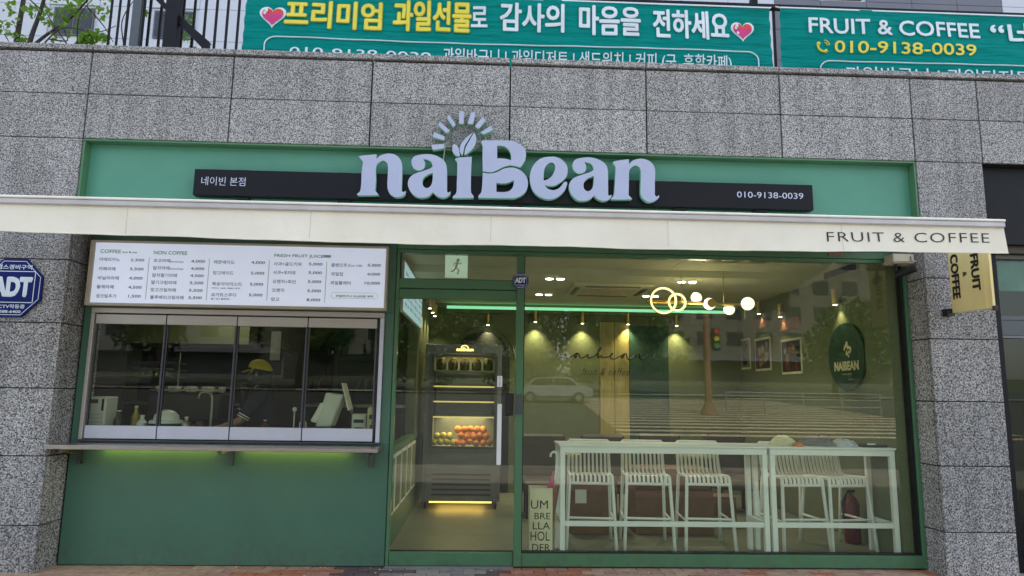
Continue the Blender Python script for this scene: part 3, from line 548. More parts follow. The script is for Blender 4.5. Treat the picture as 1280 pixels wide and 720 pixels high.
part('pane', 'glass', sf, -.7955, .2765, .310, .318, 2.5335, 2.769); part('pane', 'glass', sf, .3545, 3.9115, .310, .318, .1285, 2.769)
dr = MB().box(-.800, .274, .272, .33, 2.346, 2.432).build('door', G_, sf, bevel=.002)
MB().box(-.800, .274, .272, .33, .014, .124).build('bottom_rail', G_, dr, bevel=.002)
MB().box(-.800, .2735, .300, .308, .125, 2.345).build('pane', 'glass', dr)
MB().box(-.7995, .2735, .3095, .325, .1245, .132).build('gasket', 'gasket', dr)
MB().box(.117, .157, .262, .292, .868, 1.402).box(.127, .147, .2925, .2995, .90, .93).box(.127, .147, .2925, .2995, 1.34, 1.37).build('handle', 'white', dr, bevel=.004)
MB().box(.112, .158, .296, .2995, 1.555, 1.652).build('sticker', 'white', dr, bevel=.001)
mb = MB(); put_text(mb, '당기세요', (.126, .2955, 1.64), .075, .018, (Vector((0, 0, -1)), Vector((1, 0, 0)))); mb.build('sticker_print', 'dark_print', dr, kind='stuff')
mb = MB(); mb.box(.182, .262, .262, .2995, 1.300, 1.497); mb.build('lock', 'black', dr, bevel=.006)
mb = MB(); mb.box(.283, .340, .225, .2515, 1.318, 1.490).box(.290, .333, .222, .2245, 1.36, 1.46); mb.build('lock_keep', 'dgrey', sf, bevel=.004)
# ------------------------------------------------------------------ small things on the facade
def octagon(cx, cz, rx, rz, k=.41): 
    return [(cx-rx*k*1.0, cz+rz), (cx+rx*k, cz+rz), (cx+rx, cz+rz*k), (cx+rx, cz-rz*k), (cx+rx*k, cz-rz), (cx-rx*k, cz-rz), (cx-rx, cz-rz*k), (cx-rx, cz+rz*k)]
def adt(name, label, cx, cz, r, y, th):
    t = thing(name, label, 'sign', (cx, y+th, cz)); MB().prism(octagon(cx, cz, r, r*1.02), y, y+th).build('plate', 'blue', t, bevel=.001)
    w = MB(); q = octagon(cx, cz, r*.93, r*.95)
    for i in range(8):
        a, b = q[i], q[(i+1) % 8]; d = Vector((b[0]-a[0], b[1]-a[1])).normalized()*r*.02; n = Vector((-d.y, d.x))
        w.add([(a[0]-d.x, y-.0012, a[1]-d.y), (b[0]+d.x, y-.0012, b[1]+d.y), (b[0]+d.x-n.x, y-.0012, b[1]+d.y-n.y), (a[0]-d.x-n.x, y-.0012, a[1]-d.y-n.y)], [(0, 1, 2, 3)])
    for z0 in (.57, -.52): w.box(cx-.72*r, cx+.74*r, y-.0015, y-.0003, cz+z0*r, cz+(z0+.025)*r)
    for x0 in (-.74, .72): w.box(cx+x0*r, cx+(x0+.025)*r, y-.0015, y-.0003, cz-.52*r, cz+.57*r)
    put_text(w, 'ADT', (cx-.66*r, y-.002, cz-.28*r), 1.3*r, .64*r, bold=.02, fat=.035*r)
    w.build('emblem', 'white_print', t, kind='stuff')
    w = MB(); put_text(w, '캡스경비구역', (cx-.6*r, y-.002, cz+.65*r), 1.2*r, .17*r, bold=.02); put_text(w, 'CCTV작동중', (cx-.52*r, y-.002, cz-.72*r), 1.02*r, .14*r, bold=.015); put_text(w, '1588-6400', (cx-.40*r, y-.002, cz-.88*r), .78*r, .1*r, bold=.02)
    w.build('lettering', 'white_print', t, kind='stuff')
adt('security_sign', 'large blue octagonal security sign on the granite pillar', -4.055, 2.328, .246, -.018, .016)
adt('security_sign', 'small blue octagonal security plate at the top of the door mullion', .310, 2.525, .074, .245, .006)
t = thing('junction_box', 'cream plastic junction box at the top corner of the picture window', 'junction box', (3.84, .15, 2.78))
part('housing', 'cctv', t, 3.742, 3.942, .09, .245, 2.738, 2.826, bevel=.006); part('lid', 'cctv', t, 3.728, 3.956, .08, .262, 2.752, 2.762, bevel=.003)
MB().tube([(3.90, .088, 2.80), (3.905, .083, 2.78), (3.89, .083, 2.765), (3.915, .083, 2.76)], .004, 5).build('cable', 'black', t)
t = thing('security_camera', 'small black bullet camera hanging under the cream junction box', 'camera', (3.80, .15, 2.72))
MB().tube([(3.79, .14, 2.63), (3.90, .02, 2.68)], .034, 14).build('housing', 'black', t, smooth=True); MB().tube([(3.80, .16, 2.737), (3.80, .16, 2.66)], .016, 8).build('arm', 'black', t)
MB().tube([(3.782, .149, 2.627), (3.786, .144, 2.629)], .024, 12).build('lens', 'dgrey', t)
tag(part('small_plate', 'tape', None, 3.22, 3.36, .255, .267, 2.825, 2.857), 'tiny pink and white plate on the window head rail', 'plate')
t = thing('blade_sign', 'yellow fabric blade sign on the right pillar below the awning end', 'sign', (4.14, 0, 2.25))
mb = MB(); mb.prism([(-.075, 2.26), (-.56, 2.245), (-.56, 2.86), (-.075, 2.86)], 4.142, 4.158, axis='x'); mb.build('panel', 'yellow_sign', t, bevel=.004)
mb = MB(); mb.box(4.139, 4.161, -.575, -.562, 2.245, 2.86).box(4.135, 4.1405, -.505, -.497, 2.25, 2.86); mb.build('fold', 'yellow_sign', t)
for a in ((4.10, 4.17, -.075, -.004, 2.235, 2.30), (4.137, 4.163, -.60, -.565, 2.225, 2.262), (4.10, 4.17, -.075, -.004, 2.877, 2.93), (4.145, 4.157, -.58, -.02, 2.862, 2.876)): part('bracket', 'black', t, *a, bevel=.002)
D = (Vector((0, 0, -1)), Vector((0, -1, 0)))
mb = MB(); put_text(mb, 'FRUIT', (4.1405, -.357, 2.726), .31, .088, D, fat=.008, split=('black_print', t)); put_text(mb, 'COFFEE', (4.1405, -.106, 2.770), .39, .09, D, fat=.008, split=('black_print', t)); put_text(mb, '&', (4.1405, -.25, 2.60), .046, .05, D, bold=.03)
mb.build('lettering', 'black_print', t, kind='stuff')
# ------------------------------------------------------------------ neighbouring shop on the right
nb = thing('neighbour_shopfront', 'dark neighbouring shopfront beyond the right granite pillar', 'shopfront', (5.8, .3, 0))
part('fascia', 'black_bar', nb, 4.611, 8, .10, .14, 2.94, 3.684); part('lintel', 'dwood', nb, 4.611, 8, .16, .3, 2.87, 2.938)
part('mullion', 'black_bar', nb, 4.611, 4.80, .20, .32, 0, 2.868, bevel=.003)
for z0, z1, m_ in ((2.832, 2.868, 'grey'), (2.245, 2.285, 'stile'), (2.10, 2.243, 'dgrey'), (2.075, 2.098, 'grey')): part('rail', m_, nb, 4.801, 8, .24, .32, z0, z1, bevel=.002)
part('pane', 'glass_dark', nb, 4.801, 8, .28, .286, 2.286, 2.831); part('pane', 'glass_dark', nb, 4.801, 8, .28, .286, .02, 2.074)
part('back_wall', 'dark', nb, 4.611, 8, 1.2, 1.25, 0, 4.3); part('floor', 'dark', nb, 4.611, 8, .33, 1.2, -.05, -.01)
part('base', 'dwood', nb, 5.3, 8, .2, .27, .0, .45)
M['teal'] = mat('faded_teal_poster', (.06, .22, .24), .5, var=.25)
p_ = part('poster', 'teal', nb, 4.875, 5.30, .29, .296, 2.53, 2.815)
mb = MB(); mb.ball((5.24, .284, 2.60), .10, sc=(1.2, .04, .45)).ball((5.25, .284, 2.43), .085, sc=(1, .04, .5)); mb.build('print', 'orange', nb)
# ------------------------------------------------------------------ interior shell
struct('interior_floor', 'floor_in', -4.6, 3.9, .335, 6.5, -.05, .045)
ceil = struct('ceiling', 'ceil_in', -4.6, 3.92, 1.75, 6.5, 2.85, 2.95)
struct('front_ceiling', 'ceil_in', -4.6, 3.92, .362, 1.75, 2.93, 2.97)
for x in (.95, 3.2, -.3, 2.1): part('ceiling_joint', 'menu_frame', bpy.data.objects['front_ceiling'], x-.004, x+.004, .37, 1.74, 2.926, 2.931)
struct('back_wall', 'wall_in', -.9, 3.92, 4.5, 4.6, .045, 2.849)
struct('right_wall', 'wall_in', 3.90, 3.95, .84, 4.499, .045, 2.849)
struct('right_pier', 'wall_in', 3.83, 3.95, .37, .82, .045, 2.92)
struct('kitchen_side_wall', 'wall_in', -4.55, -4.45, .34, 3.4, .045, 2.849)
kw = struct('kitchen_back_wall', 'wall_in', -4.449, -.96, 3.40, 3.5, .045, 2.849)
struct('kitchen_bulkhead', 'wall_in', -4.44, -2.78, 2.2, 2.5, 2.02, 2.849)
part('upper_cabinet', 'dark', kw, -4.44, -2.05, 3.1, 3.399, 1.20, 2.02); 
# arch alcove in the kitchen back wall
ap = [(-2.28, .05)]+[(-1.72+.54*math.cos(R(a)), 1.86+.52*math.sin(R(a))) for a in range(180, -1, -12)]+[(-1.18, .05)]
MB().prism(ap, 3.37, 3.398).build('arch_alcove', 'arch', kw)
MB().box(-2.02, -1.96, 3.33, 3.366, .6, 2.1).box(-1.95, -1.3, 3.33, 3.366, 1.90, 1.96).build('door_frame', 'dgrey', kw)
# back wall of the seating area
bw = bpy.data.objects['back_wall']
part('cove_light', 'e_cove', bw, -.60, 3.74, 4.40, 4.46, 2.755, 2.80); part('cove_ledge', 'wall_in', bw, -.62, 3.80, 4.38, 4.499, 2.70, 2.752)
part('door_leaf', 'wood', bw, 1.75, 1.965, 4.46, 4.499, .05, 2.60); part('door_leaf', 'wood', bw, 1.972, 2.19, 4.46, 4.499, .05, 2.60)
part('recess_panel', 'arch', bw, 2.20, 2.80, 4.47, 4.499, .05, 2.55)
ap = [(.0, .06)]+[(-.05+.42*math.cos(R(a)), 2.0+.42*math.sin(R(a))) for a in range(180, -1, -12)][0:]; ap = [(-.47, .06)]+[(-.05+.42*math.cos(R(a)), 2.0+.42*math.sin(R(a))) for a in range(180, -1, -12)]+[(.37, .06)]
MB().prism(ap, 4.46, 4.498).build('arch_alcove', 'dark', bw)
MB().tube([(-.05+.50*math.cos(R(a)), 4.485, 2.0+.50*math.sin(R(a))) for a in range(180, -1, -10)], .012, 6).build('arch_trim', 'wall_in', bw)
t = thing('wall_script', 'thin black handwritten script lettering mounted on the back wall', 'lettering', (1.8, 4.44, 1.9))
mb = MB(); mb.tube([(a, 4.44, b) for a, b in [tuple(q) for q in catmull([Vector(q) for q in SCRIPT], sub=3)]], .0105, 5).build('script', 'black', t)
mb = MB(); put_text(mb, 'fruit & coffee', (1.47, 4.44, 1.79), .72, .105, shear=.35, spacing=1.15, bold=-.01); mb.build('lettering', 'black', t, kind='stuff')
# ceiling fittings
def downlights(x, y, label):
    t = thing('downlight_pair', label, 'ceiling light', (x, y, 2.85), group='recessed downlights')
    for dx in (-.065, .065):
        MB().lathe((x+dx, y, 2.835), [(.052, 0), (.052, .014)], 16).build('rim', 'white', t); MB().lathe((x+dx, y, 2.828), [(.043, 0), (.043, .006)], 16).build('lens', 'e_white', t)
    lamp('SPOT', (x, y, 2.82), 12, (1, .93, .74), .05, rot=(0, 0, 0), spot=150, blend=.8, parent=t)
downlights(.80, 1.96, 'front recessed downlight pair left of the ceiling air conditioner')
downlights(2.38, 1.99, 'front recessed downlight pair above the brass pendant')
downlights(.78, 3.28, 'rear recessed downlight pair near the green cove light')
downlights(2.24, 3.23, 'rear recessed downlight pair behind the brass ring')
t = thing('ceiling_air_conditioner', 'square ceiling cassette air conditioner with dark vents', 'air conditioner', (1.55, 2.75, 2.85))
part('panel', 'ceil_in', t, 1.06, 2.06, 2.26, 3.24, 2.815, 2.8495, bevel=.01)
part('grille', 'menu_frame', t, 1.25, 1.87, 2.45, 3.05, 2.806, 2.8145)
for a in ((1.22, 1.9, 2.32, 2.38), (1.22, 1.9, 3.12, 3.18)): part('vent', 'black', t, *a, 2.808, 2.8145)
for a in ((1.10, 1.16, 2.45, 3.05), (1.96, 2.02, 2.45, 3.05)): part('vent', 'black', t, *a, 2.808, 2.8145)
tag(part('ceiling_vent', 'brass', None, 2.30, 2.95, .95, 1.12, 2.905, 2.929), 'flat brass slot vent in the front ceiling by the window', 'vent')
# wall lamps
def sconce(loc, label, wallside, power=4):
    x, y, z = loc; t = thing('wall_lamp', label, 'wall lamp', (x, y, z-.09), group='brass tube wall lamps')
    MB().lathe((x, y, z-.085), [(.027, 0), (.03, .002), (.03, .17), (.024, .172)], 14).build('tube', 'brass', t, smooth=True)
    d = {'b': (0, .05), 'r': (.055, 0), 'l': (-.055, 0)}[wallside]
    MB().tube([(x, y, z), (x+d[0], y+d[1], z)], .012, 6).build('bracket', 'brass', t)
    MB().lathe((x, y, z-.091), [(.022, 0), (.022, .004)], 12).build('lens', 'e_white', t)
    lamp('SPOT', (x, y, z-.10), power, (1, .84, .50), .012, rot=(0, 0, 0), spot=96, blend=.9, parent=t)
for x, z, l in ((.03, 2.60, 'brass tube wall lamp above the fruit fridge'), (.75, 2.66, 'brass tube wall lamp nearest the door mullion on the back wall'), (1.47, 2.65, 'brass tube wall lamp above the script lettering'), (2.17, 2.65, 'brass tube wall lamp over the wooden door leaf'), (2.92, 2.64, 'brass tube wall lamp on the back wall under the brass ring')):
    sconce((x, 4.40, z), l, 'b', 8)
for y, z, l in ((3.50, 2.74, 'brass tube wall lamp deepest on the poster wall'), (2.80, 2.62, 'brass tube wall lamp between the two fruit posters'), (1.38, 2.60, 'brass tube wall lamp over the green disc')):
    sconce((3.84, y, z), l, 'r', 2.0 if y < 2 else .9)
sconce((-.76, 3.25, 2.70), 'nearest brass tube wall lamp behind the menu screen', 'l', 4); sconce((-.76, 3.75, 2.70), 'middle brass tube wall lamp of three behind the menu screen', 'l', 4); sconce((-.76, 4.2, 2.70), 'farthest brass tube wall lamp of three behind the menu screen', 'l', 4)
# pendant
PY = 1.75
t = thing('pendant_lamp', 'long brass pendant bar with two glowing rings and opal globes', 'pendant lamp', (2.45, PY, 2.9))
MB().tube([(1.84, PY, 2.56), (3.10, PY, 2.54)], .018, 8).build('bar', 'brass', t)
def ring(cx, cz, r, dy):
    pts = [(cx+r*math.cos(2*math.pi*k/40), PY+dy, cz+r*math.sin(2*math.pi*k/40)) for k in range(41)]
    MB().tube(pts, .013, 8, caps=False).build('ring', 'e_ring', t, smooth=True)
    MB().tube([(a+(a-cx)*.06, b, c+(c-cz)*.06) for a, b, c in pts], .008, 6, caps=False).build('ring_casing', 'brass', t, smooth=True)
ring(2.02, 2.57, .145, -.03); ring(2.17, 2.55, .095, -.055)
for x in (2.24, 2.73): MB().tube([(x, PY, 2.56), (x, PY, 2.928)], .006, 6).build('rod', 'brass', t)
MB().ball((2.41, PY, 2.615), .062, 16, 10, cut=-.55).build('globe', 'e_globe', t, smooth='all'); MB().ball((2.56, PY-.01, 2.545), .068, 16, 10).build('globe', 'e_globe', t, smooth='all')
MB().tube([(2.56, PY-.085, 2.545), (2.56, PY-.075, 2.545)], .05, 18).build('shade_disc', 'brass', t)
MB().ball((2.79, PY, 2.485), .062, 16, 10, cut=.5).build('globe', 'e_globe', t, smooth='all'); MB().ball((3.00, PY-.02, 2.555), .076, 16, 10).build('globe', 'e_globe', t, smooth='all')
MB().tube([(2.97, PY, 2.50), (2.97, PY, 2.38)], .006, 6).build('rod', 'brass', t)
lamp('POINT', (2.45, PY, 2.42), 1.5, (1, .85, .6), .12, parent=t)
# posters, disc on the right wall
M['purple_p'] = mat('purple_print', (.07, .04, .07), .6); M['muted_red'] = mat('muted_red_print', (.16, .03, .04), .6); M['muted_orange'] = mat('muted_orange_print', (.25, .12, .05), .6); M['muted_white'] = mat('muted_white_print', (.30, .28, .26), .6, var=.3, vscale=30); M['muted_yellow'] = mat('muted_yellow_print', (.32, .26, .06), .6, var=.3, vscale=30)
def poster(y0, y1, z0, z1, label, cols):
    t = thing('poster', label, 'poster', (3.88, (y0+y1)/2, z0)); part('sheet', 'cream', t, 3.884, 3.8985, y0, y1, z0, z1)
    r = random.Random(int(y0*100)); mb = {c: MB() for c in cols}
    part('photo', cols[0], t, 3.882, 3.8838, y0+.02, y1-.02, z0+.03, z1-.03)
    for i in range(9):
        c = r.choice(cols[1:]); rr = r.uniform(.035, .07); mb[c].ball((3.880, r.uniform(y0+.1, y1-.1), r.uniform(z0+.08, z1-.08)), rr, 10, 6, sc=(.03+.01*i/9, 1, 1))
    for c in cols[1:]:
        if mb[c].v: mb[c].build('print', c, t)
poster(2.35, 2.92, 1.79, 2.24, 'dark fruit photo poster beside the green disc', ['dark', 'red', 'muted_red', 'muted_orange', 'muted_white'])
poster(3.27, 3.80, 1.86, 2.32, 'yellow and purple fruit poster in the middle of the wall', ['purple_p', 'muted_yellow', 'muted_white', 'muted_orange'])
poster(4.0, 4.35, 1.90, 2.36, 'small grey leaf poster deepest on the wall', ['grey', 'dark', 'arch'])
for y0, y1, z, l in ((2.35, 2.95, 2.36, 'pale pink wood plaque above the dark fruit poster'), (3.35, 3.9, 2.46, 'pale pink wood plaque above the yellow fruit poster')):
    tag(part('wall_plaque', 'tape', None, 3.88, 3.899, y0, y1, z, z+.14), l, 'plaque')
t = thing('wall_disc', 'round dark green disc with pale cafe lettering on the right wall', 'sign', (3.88, 1.3, 1.94))
pts = [(1.27+.37*math.cos(R(a)), 1.94+.36*math.sin(R(a))) for a in range(0, 360, 8)]
MB().prism(pts, 3.865, 3.8985, axis='x').build('disc', 'arch', t)
DX = (Vector((0, -1, 0)), Vector((0, 0, 1)))
mb = MB(); put_text(mb, 'NAIBEAN', (3.863, 1.515, 1.79), .50, .10, DX, bold=.05); put_text(mb, 'fruit & coffee', (3.863, 1.36, 1.745), .2, .02, DX)
put_text(mb, 'since', (3.863, 1.24, 1.69), .10, .012, DX)
r = random.Random(3)
for i in range(16):
    a = r.uniform(0, 6.28); d = r.uniform(.02, .075); mb.ball((3.864, 1.22+d*math.cos(a), 2.01+d*math.sin(a)), r.uniform(.012, .022), 7, 4, sc=(.05, 1, 1))
mb.build('emblem', 'cream', t, kind='stuff')
# exit sign hanging in the transom
t = thing('exit_sign', 'square pale green lit exit sign with running figure behind the transom', 'sign', (-.3, .62, 2.6))
part('box', 'e_exit', t, -.41, -.19, .62, .66, 2.60, 2.825); mb = MB()
for a in ((-.414, -.409, .615, .662, 2.596, 2.829), (-.191, -.186, .615, .662, 2.596, 2.829), (-.408, -.192, .615, .662, 2.595, 2.600), (-.408, -.192, .615, .662, 2.825, 2.829)): mb.box(*a)
mb.build('frame', 'white', t)
mb = MB(); mb.ball((-.285, .617, 2.775), .018, 10, 6, sc=(1, .1, 1)); mb.tube([(-.29, .617, 2.755), (-.305, .617, 2.70)], .013, 5)
mb.tube([(-.305, .617, 2.70), (-.275, .617, 2.675), (-.285, .617, 2.635)], .008, 5).tube([(-.305, .617, 2.70), (-.325, .617, 2.67), (-.355, .617, 2.66)], .008, 5).tube([(-.29, .617, 2.75), (-.262, .617, 2.735), (-.25, .617, 2.755)], .006, 5).tube([(-.29, .617, 2.75), (-.32, .617, 2.745), (-.33, .617, 2.72)], .006, 5)
mb.build('running_figure', 'white', t, kind='stuff'); MB().tube([(-.3, .64, 2.829), (-.3, .64, 2.928)], .008, 6).build('rod', 'white', t)
# inner menu screen on the partition
t = thing('menu_screen', 'pale blue inner menu board seen edge on behind the door transom', 'menu board', (-.84, 1.0, 2.3))
part('frame', 'white', t, -.875, -.846, .98, 3.0, 2.30, 2.84, bevel=.003); part('face', 'e_menu', t, -.8455, -.842, 1.0, 2.98, 2.32, 2.82)
mb = MB(); DL = (Vector((0, 1, 0)), Vector((0, 0, 1)))
for c in range(4):
    for k in range(5): put_text(mb, ['카페라떼', '초코라떼', '레몬에이드', '오렌지', '과일컵'][(k+c) % 5], (-.8415, 1.08+c*.49, 2.70-k*.08), .22, .042, DL, bold=.02); put_text(mb, ['2,500', '4,000', '5,000'][(k+c) % 3], (-.8415, 1.36+c*.49, 2.70-k*.08), .11, .034, DL, bold=.02)
mb.build('lettering', 'dark_print', t, kind='stuff')
# partition between door and kitchen
t = thing('partition_counter', 'green panelled low partition with white trimmed glass squares beside the door', 'partition', (-.88, 1.8, .05))
part('panel_wall', 'green', t, -.93, -.862, .37, 3.9, .045, .93); part('top', 'green_frame', t, -.95, -.842, .37, 3.0, .931, .985, bevel=.003)
for i in range(5):
    y0 = .42+i*.50; MB().box(-.8615, -.848, y0, y0+.42, .35, .90).build('trim', 'white', t); MB().box(-.8475, -.845, y0+.03, y0+.39, .38, .87).build('ribbed_glass', 'wall_in', t)
part('post', 'wall_in', t, -.98, -.86, 2.75, 3.15, .986, 2.849); part('back_panel', 'wall_in', t, -.98, -.86, 3.151, 4.499, .935, 2.849)
# fridge
ORD = ['first', 'second', 'third', 'fourth', 'fifth', 'sixth', 'seventh', 'eighth']
FX0, FX1, FY = -.775, .215, 3.0
t = thing('display_fridge', 'tall dark grey glass door fruit display fridge', 'fridge', ((FX0+FX1)/2, FY, .05))
mb = MB(); mb.box(FX0, FX0+.10, FY, FY+.62, .14, 2.12).box(FX1-.07, FX1, FY, FY+.62, .14, 2.12).box(FX0+.1, FX1-.07, FY, FY+.62, 2.01, 2.12).box(FX0+.1, FX1-.07, FY+.58, FY+.62, .14, 2.01).box(FX0+.1, FX1-.07, FY, FY+.62, .14, .80)
mb.build('cabinet', 'fridge', t, bevel=.006)
part('grille_panel', 'fridge', t, FX0+.05, FX1-.04, FY-.014, FY-.001, .16, .56, bevel=.003)
for i in range(5): part('grille_slot', 'black', t, FX0+.13, FX1-.12, FY-.018, FY-.0145, .46-i*.062, .483-i*.062)
part('label', 'grey', t, -.01, .10, FY-.006, FY-.001, .60, .68)
part('header_panel', 'fridge', t, FX0+.09, FX1-.06, FY-.014, FY-.001, 2.0, 2.11, bevel=.003)
mb = MB(); put_text(mb, 'naiBean', (-.375, FY-.018, 2.03), .22, .045, bold=.03); mb.tube([(-.27+.045*math.cos(R(a)), FY-.018, 2.068+.035*math.sin(R(a))) for a in range(0, 181, 20)], .006, 5); mb.build('lit_logo', 'e_logo', t, kind='stuff')
fr = MB(); fr.box(FX0+.085, FX0+.12, FY-.03, FY-.016, .79, 1.985).box(FX1-.09, FX1-.055, FY-.03, FY-.016, .79, 1.985).box(FX0+.12, FX1-.09, FY-.03, FY-.016, .79, .82).box(FX0+.12, FX1-.09, FY-.03, FY-.016, 1.955, 1.985)
fr.build('door_frame', 'stile', t); part('door_pane', 'glass', t, FX0+.121, FX1-.091, FY-.026, FY-.020, .821, 1.954)
MB().box(.13, .15, FY-.06, FY-.045, .95, 1.35).box(.133, .147, FY-.045, FY-.03, 1.0, 1.02).box(.133, .147, FY-.045, FY-.03, 1.28, 1.30).build('handle', 'stile', t, bevel=.003)
for i, z in enumerate((1.78, 1.58, 1.385, 1.19)):
    part('shelf', 'shelf', t, FX0+.105, FX1-.075, FY+.06, FY+.56, z-.012, z); part('shelf_light', 'e_shelf' if i > 0 else 'shelf', t, FX0+.105, FX1-.075, FY+.045, FY+.058, z-.016, z+.002)
part('led_strip', 'e_amber', t, FX0+.10, FX1-.10, FY+.02, FY+.05, .118, .138)
for x in (FX0+.06, FX1-.06):
    for y in (FY+.05, FY+.56): MB().lathe((x, y, .046), [(.025, 0), (.025, .06), (.015, .06), (.015, .095)], 10).build('foot', 'black', t)
lamp('AREA', (-.28, FY+.25, 2.0), .9, (1, .8, .45), .5, parent=t); lamp('AREA', (-.28, FY+.3, 1.17), 2.0, (1, .75, .4), .6, parent=t); lamp('AREA', (-.28, FY+.1, .13), .7, (1, .6, .15), .6, parent=t)
def fruit(kind, label, m_, x, y, z, r, grp):
    o = MB().ball((0, 0, 0), r, 12, 8, sc=(1, 1, .94)).build(kind, m_, None, smooth='all'); o.location = (x, y, z); return tag(o, label, kind.replace('_', ' '), grp)
o1 = fruit('orange', 'orange piled in the bottom of the display fridge', 'orange', 0, 0, 0, .046, 'oranges in the fridge'); first = True
a1 = fruit('apple', 'yellow green fruit piled in the bottom left of the fridge', 'apple', 0, 0, 0, .043, 'yellow green fruit in the fridge'); firsta = True
for lay, n in ((0, 7), (1, 7), (2, 5)):
    for k in range(n):
        for row in range(2):
            x = -.34+k*.083+(.04 if lay % 2 else 0)+rnd.uniform(-.008, .008); 
            if x > .1: continue
            o = o1 if first else o1.copy(); 
            if not first: COL.objects.link(o)
            first = False; o.location = (x, FY+.10+row*.1+lay*.02, .862+lay*.078+rnd.uniform(-.01, .01)); relabel(o, ORD[k]+' orange from the left in the '+['bottom', 'middle', 'top'][lay]+' layer, '+['front', 'back'][row]+' row of the fridge pile')
for lay, n in ((0, 4), (1, 3)):
    for k in range(n):
        for row in range(2):
            o = a1 if firsta else a1.copy()
            if not firsta: COL.objects.link(o)
            firsta = False; o.location = (-.64+k*.082+lay*.03, FY+.10+row*.1+lay*.02, .86+lay*.075+rnd.uniform(-.01, .01)); relabel(o, ORD[k]+' yellow green fruit from the left in the '+['bottom', 'top'][lay]+' layer, '+['front', 'back'][row]+' row of the fridge')
j0 = thing('jar', 'dark brown jar on the top shelf of the display fridge', 'jar', (0, 0, 0), group='jars on the top fridge shelf')
MB().lathe((0, 0, 0), [(.05, 0), (.065, .02), (.065, .11), (.045, .14), (.045, .15)], 14).build('body', 'jar', j0, smooth=True); MB().lathe((0, 0, .151), [(.05, 0), (.05, .018)], 14).build('lid', 'brass', j0)
for i in range(5):
    j = j0 if i == 0 else copy_tree(j0); j.location = (-.58+i*.155, FY+.2, 1.781); relabel(j, ORD[i]+' dark brown jar from the left on the top shelf of the fridge')
# bar tables
def bar_table(x0, x1, y0, y1, label):
    t = thing('bar_table', label, 'table', ((x0+x1)/2, (y0+y1)/2, .046), group='white bar tables at the window')
    H = 1.045; part('tabletop', 'white', t, x0-.012, x1+.012, y0-.012, y1+.012, H-.018, H, bevel=.003)
    part('apron', 'white', t, x0, x1, y0, y0+.03, H-.075, H-.0185, bevel=.002); part('apron', 'white', t, x0, x1, y1-.03, y1, H-.075, H-.0185); part('apron', 'white', t, x0, x0+.03, y0+.031, y1-.031, H-.075, H-.0185); part('apron', 'white', t, x1-.03, x1, y0+.031, y1-.031, H-.075, H-.0185)
    for x in (x0, x1-.045):
        for y in (y0, y1-.045): part('leg', 'white', t, x, x+.045, y, y+.045, .046, H-.0755, bevel=.003)
    part('footrail', 'white', t, x0+.046, x1-.046, y0+.008, y0+.038, .325, .370, bevel=.002)
    for x in (x0+.008, x1-.038): part('footrail', 'white', t, x, x+.03, y0+.046, y1-.046, .325, .370, bevel=.002)
bar_table(.70, 2.612, .40, .86, 'longer white bar table behind the glass over three stools'); bar_table(2.640, 3.815, .40, .86, 'shorter white bar table by the right wall over two stools')
# slatted stools (front towards the window, back away from it)
def make_stool():
    t = thing('bar_stool', 'white slatted bar stool', 'stool', (0, 0, 0), group='white slatted bar stools along the window table')
    W, SD, SZ = .205, .42, .690
    for s in (-1, 1):
        pts = [(s*(W+.03), -.26, 0), (s*W, -.215, .60), (s*(W-.003), -.205, .66), (s*(W-.006), -.17, SZ-.005), (s*(W-.005), .10, SZ-.018), (s*(W), .17, SZ), (s*(W-.002), .20, .75), (s*(W-.008), .255, .985)]
        MB().tube(catmull(pts, sub=4), .0165, 8).build('side_frame', 'white', t, smooth='all')
        MB().tube([(s*(W+.02), .29, 0), (s*(W-.002), .19, .66)], .0165, 8).build('leg', 'white', t, smooth='all')
        MB().tube([(s*(W+.016), -.235, .28), (s*(W+.016), .235, .28)], .011, 6).build('stretcher', 'white', t)
    MB().tube([(-(W+.012), -.235, .30), (W+.012, -.235, .30)], .012, 6).build('stretcher', 'white', t); MB().tube([(-W, .17, .665), (W, .17, .665)], .013, 6).build('stretcher', 'white', t)
    MB().tube([(-W, -.212, .615), (W, -.212, .615)], .014, 6).build('front_bar', 'white', t)
    MB().tube([(-W+.006, .255, .985), (W-.006, .255, .985)], .016, 8).build('top_bar', 'white', t)
    for k in range(9):
        x = -.165+k*.04125; pts = [(x, -.218, .615), (x, -.222, .655), (x, -.19, SZ-.001), (x, -.05, SZ-.012), (x, .10, SZ-.018), (x, .17, SZ+.005), (x, .20, .76), (x, .255, .982)]
        pts = catmull(pts, sub=3); mb = MB(); vs = []; n = len(pts)
        for i, q in enumerate(pts):
            d = (pts[min(i+1, n-1)]-pts[max(i-1, 0)]).normalized(); nn = Vector((0, -d.z, d.y))*.007
            vs += [(q.x-.0105, q.y+nn.y, q.z+nn.z), (q.x+.0105, q.y+nn.y, q.z+nn.z), (q.x+.0105, q.y-nn.y, q.z-nn.z), (q.x-.0105, q.y-nn.y, q.z-nn.z)]
        fs = [(4*i+a, 4*i+(a+1) % 4, 4*i+4+(a+1) % 4, 4*i+4+a) for i in range(n-1) for a in range(4)]
        mb.add(vs, fs).build('slat', 'white', t)
    return t
s0 = make_stool()
for i, (x, y, rz, l) in enumerate([(1.05, .93, -.10, 'white slatted bar stool nearest the umbrella holder'), (1.60, .93, -.10, 'white slatted bar stool second from the umbrella holder'), (2.175, .93, -.08, 'white slatted bar stool at the right end of the longer table'), (3.06, .93, .07, 'white slatted bar stool at the left end of the shorter table'), (3.50, .93, .14, 'white slatted bar stool beside the right wall')]):
    s = s0 if i == 0 else copy_tree(s0); s.location = (x, y, .046); s.rotation_euler = (0, 0, rz); relabel(s, l)
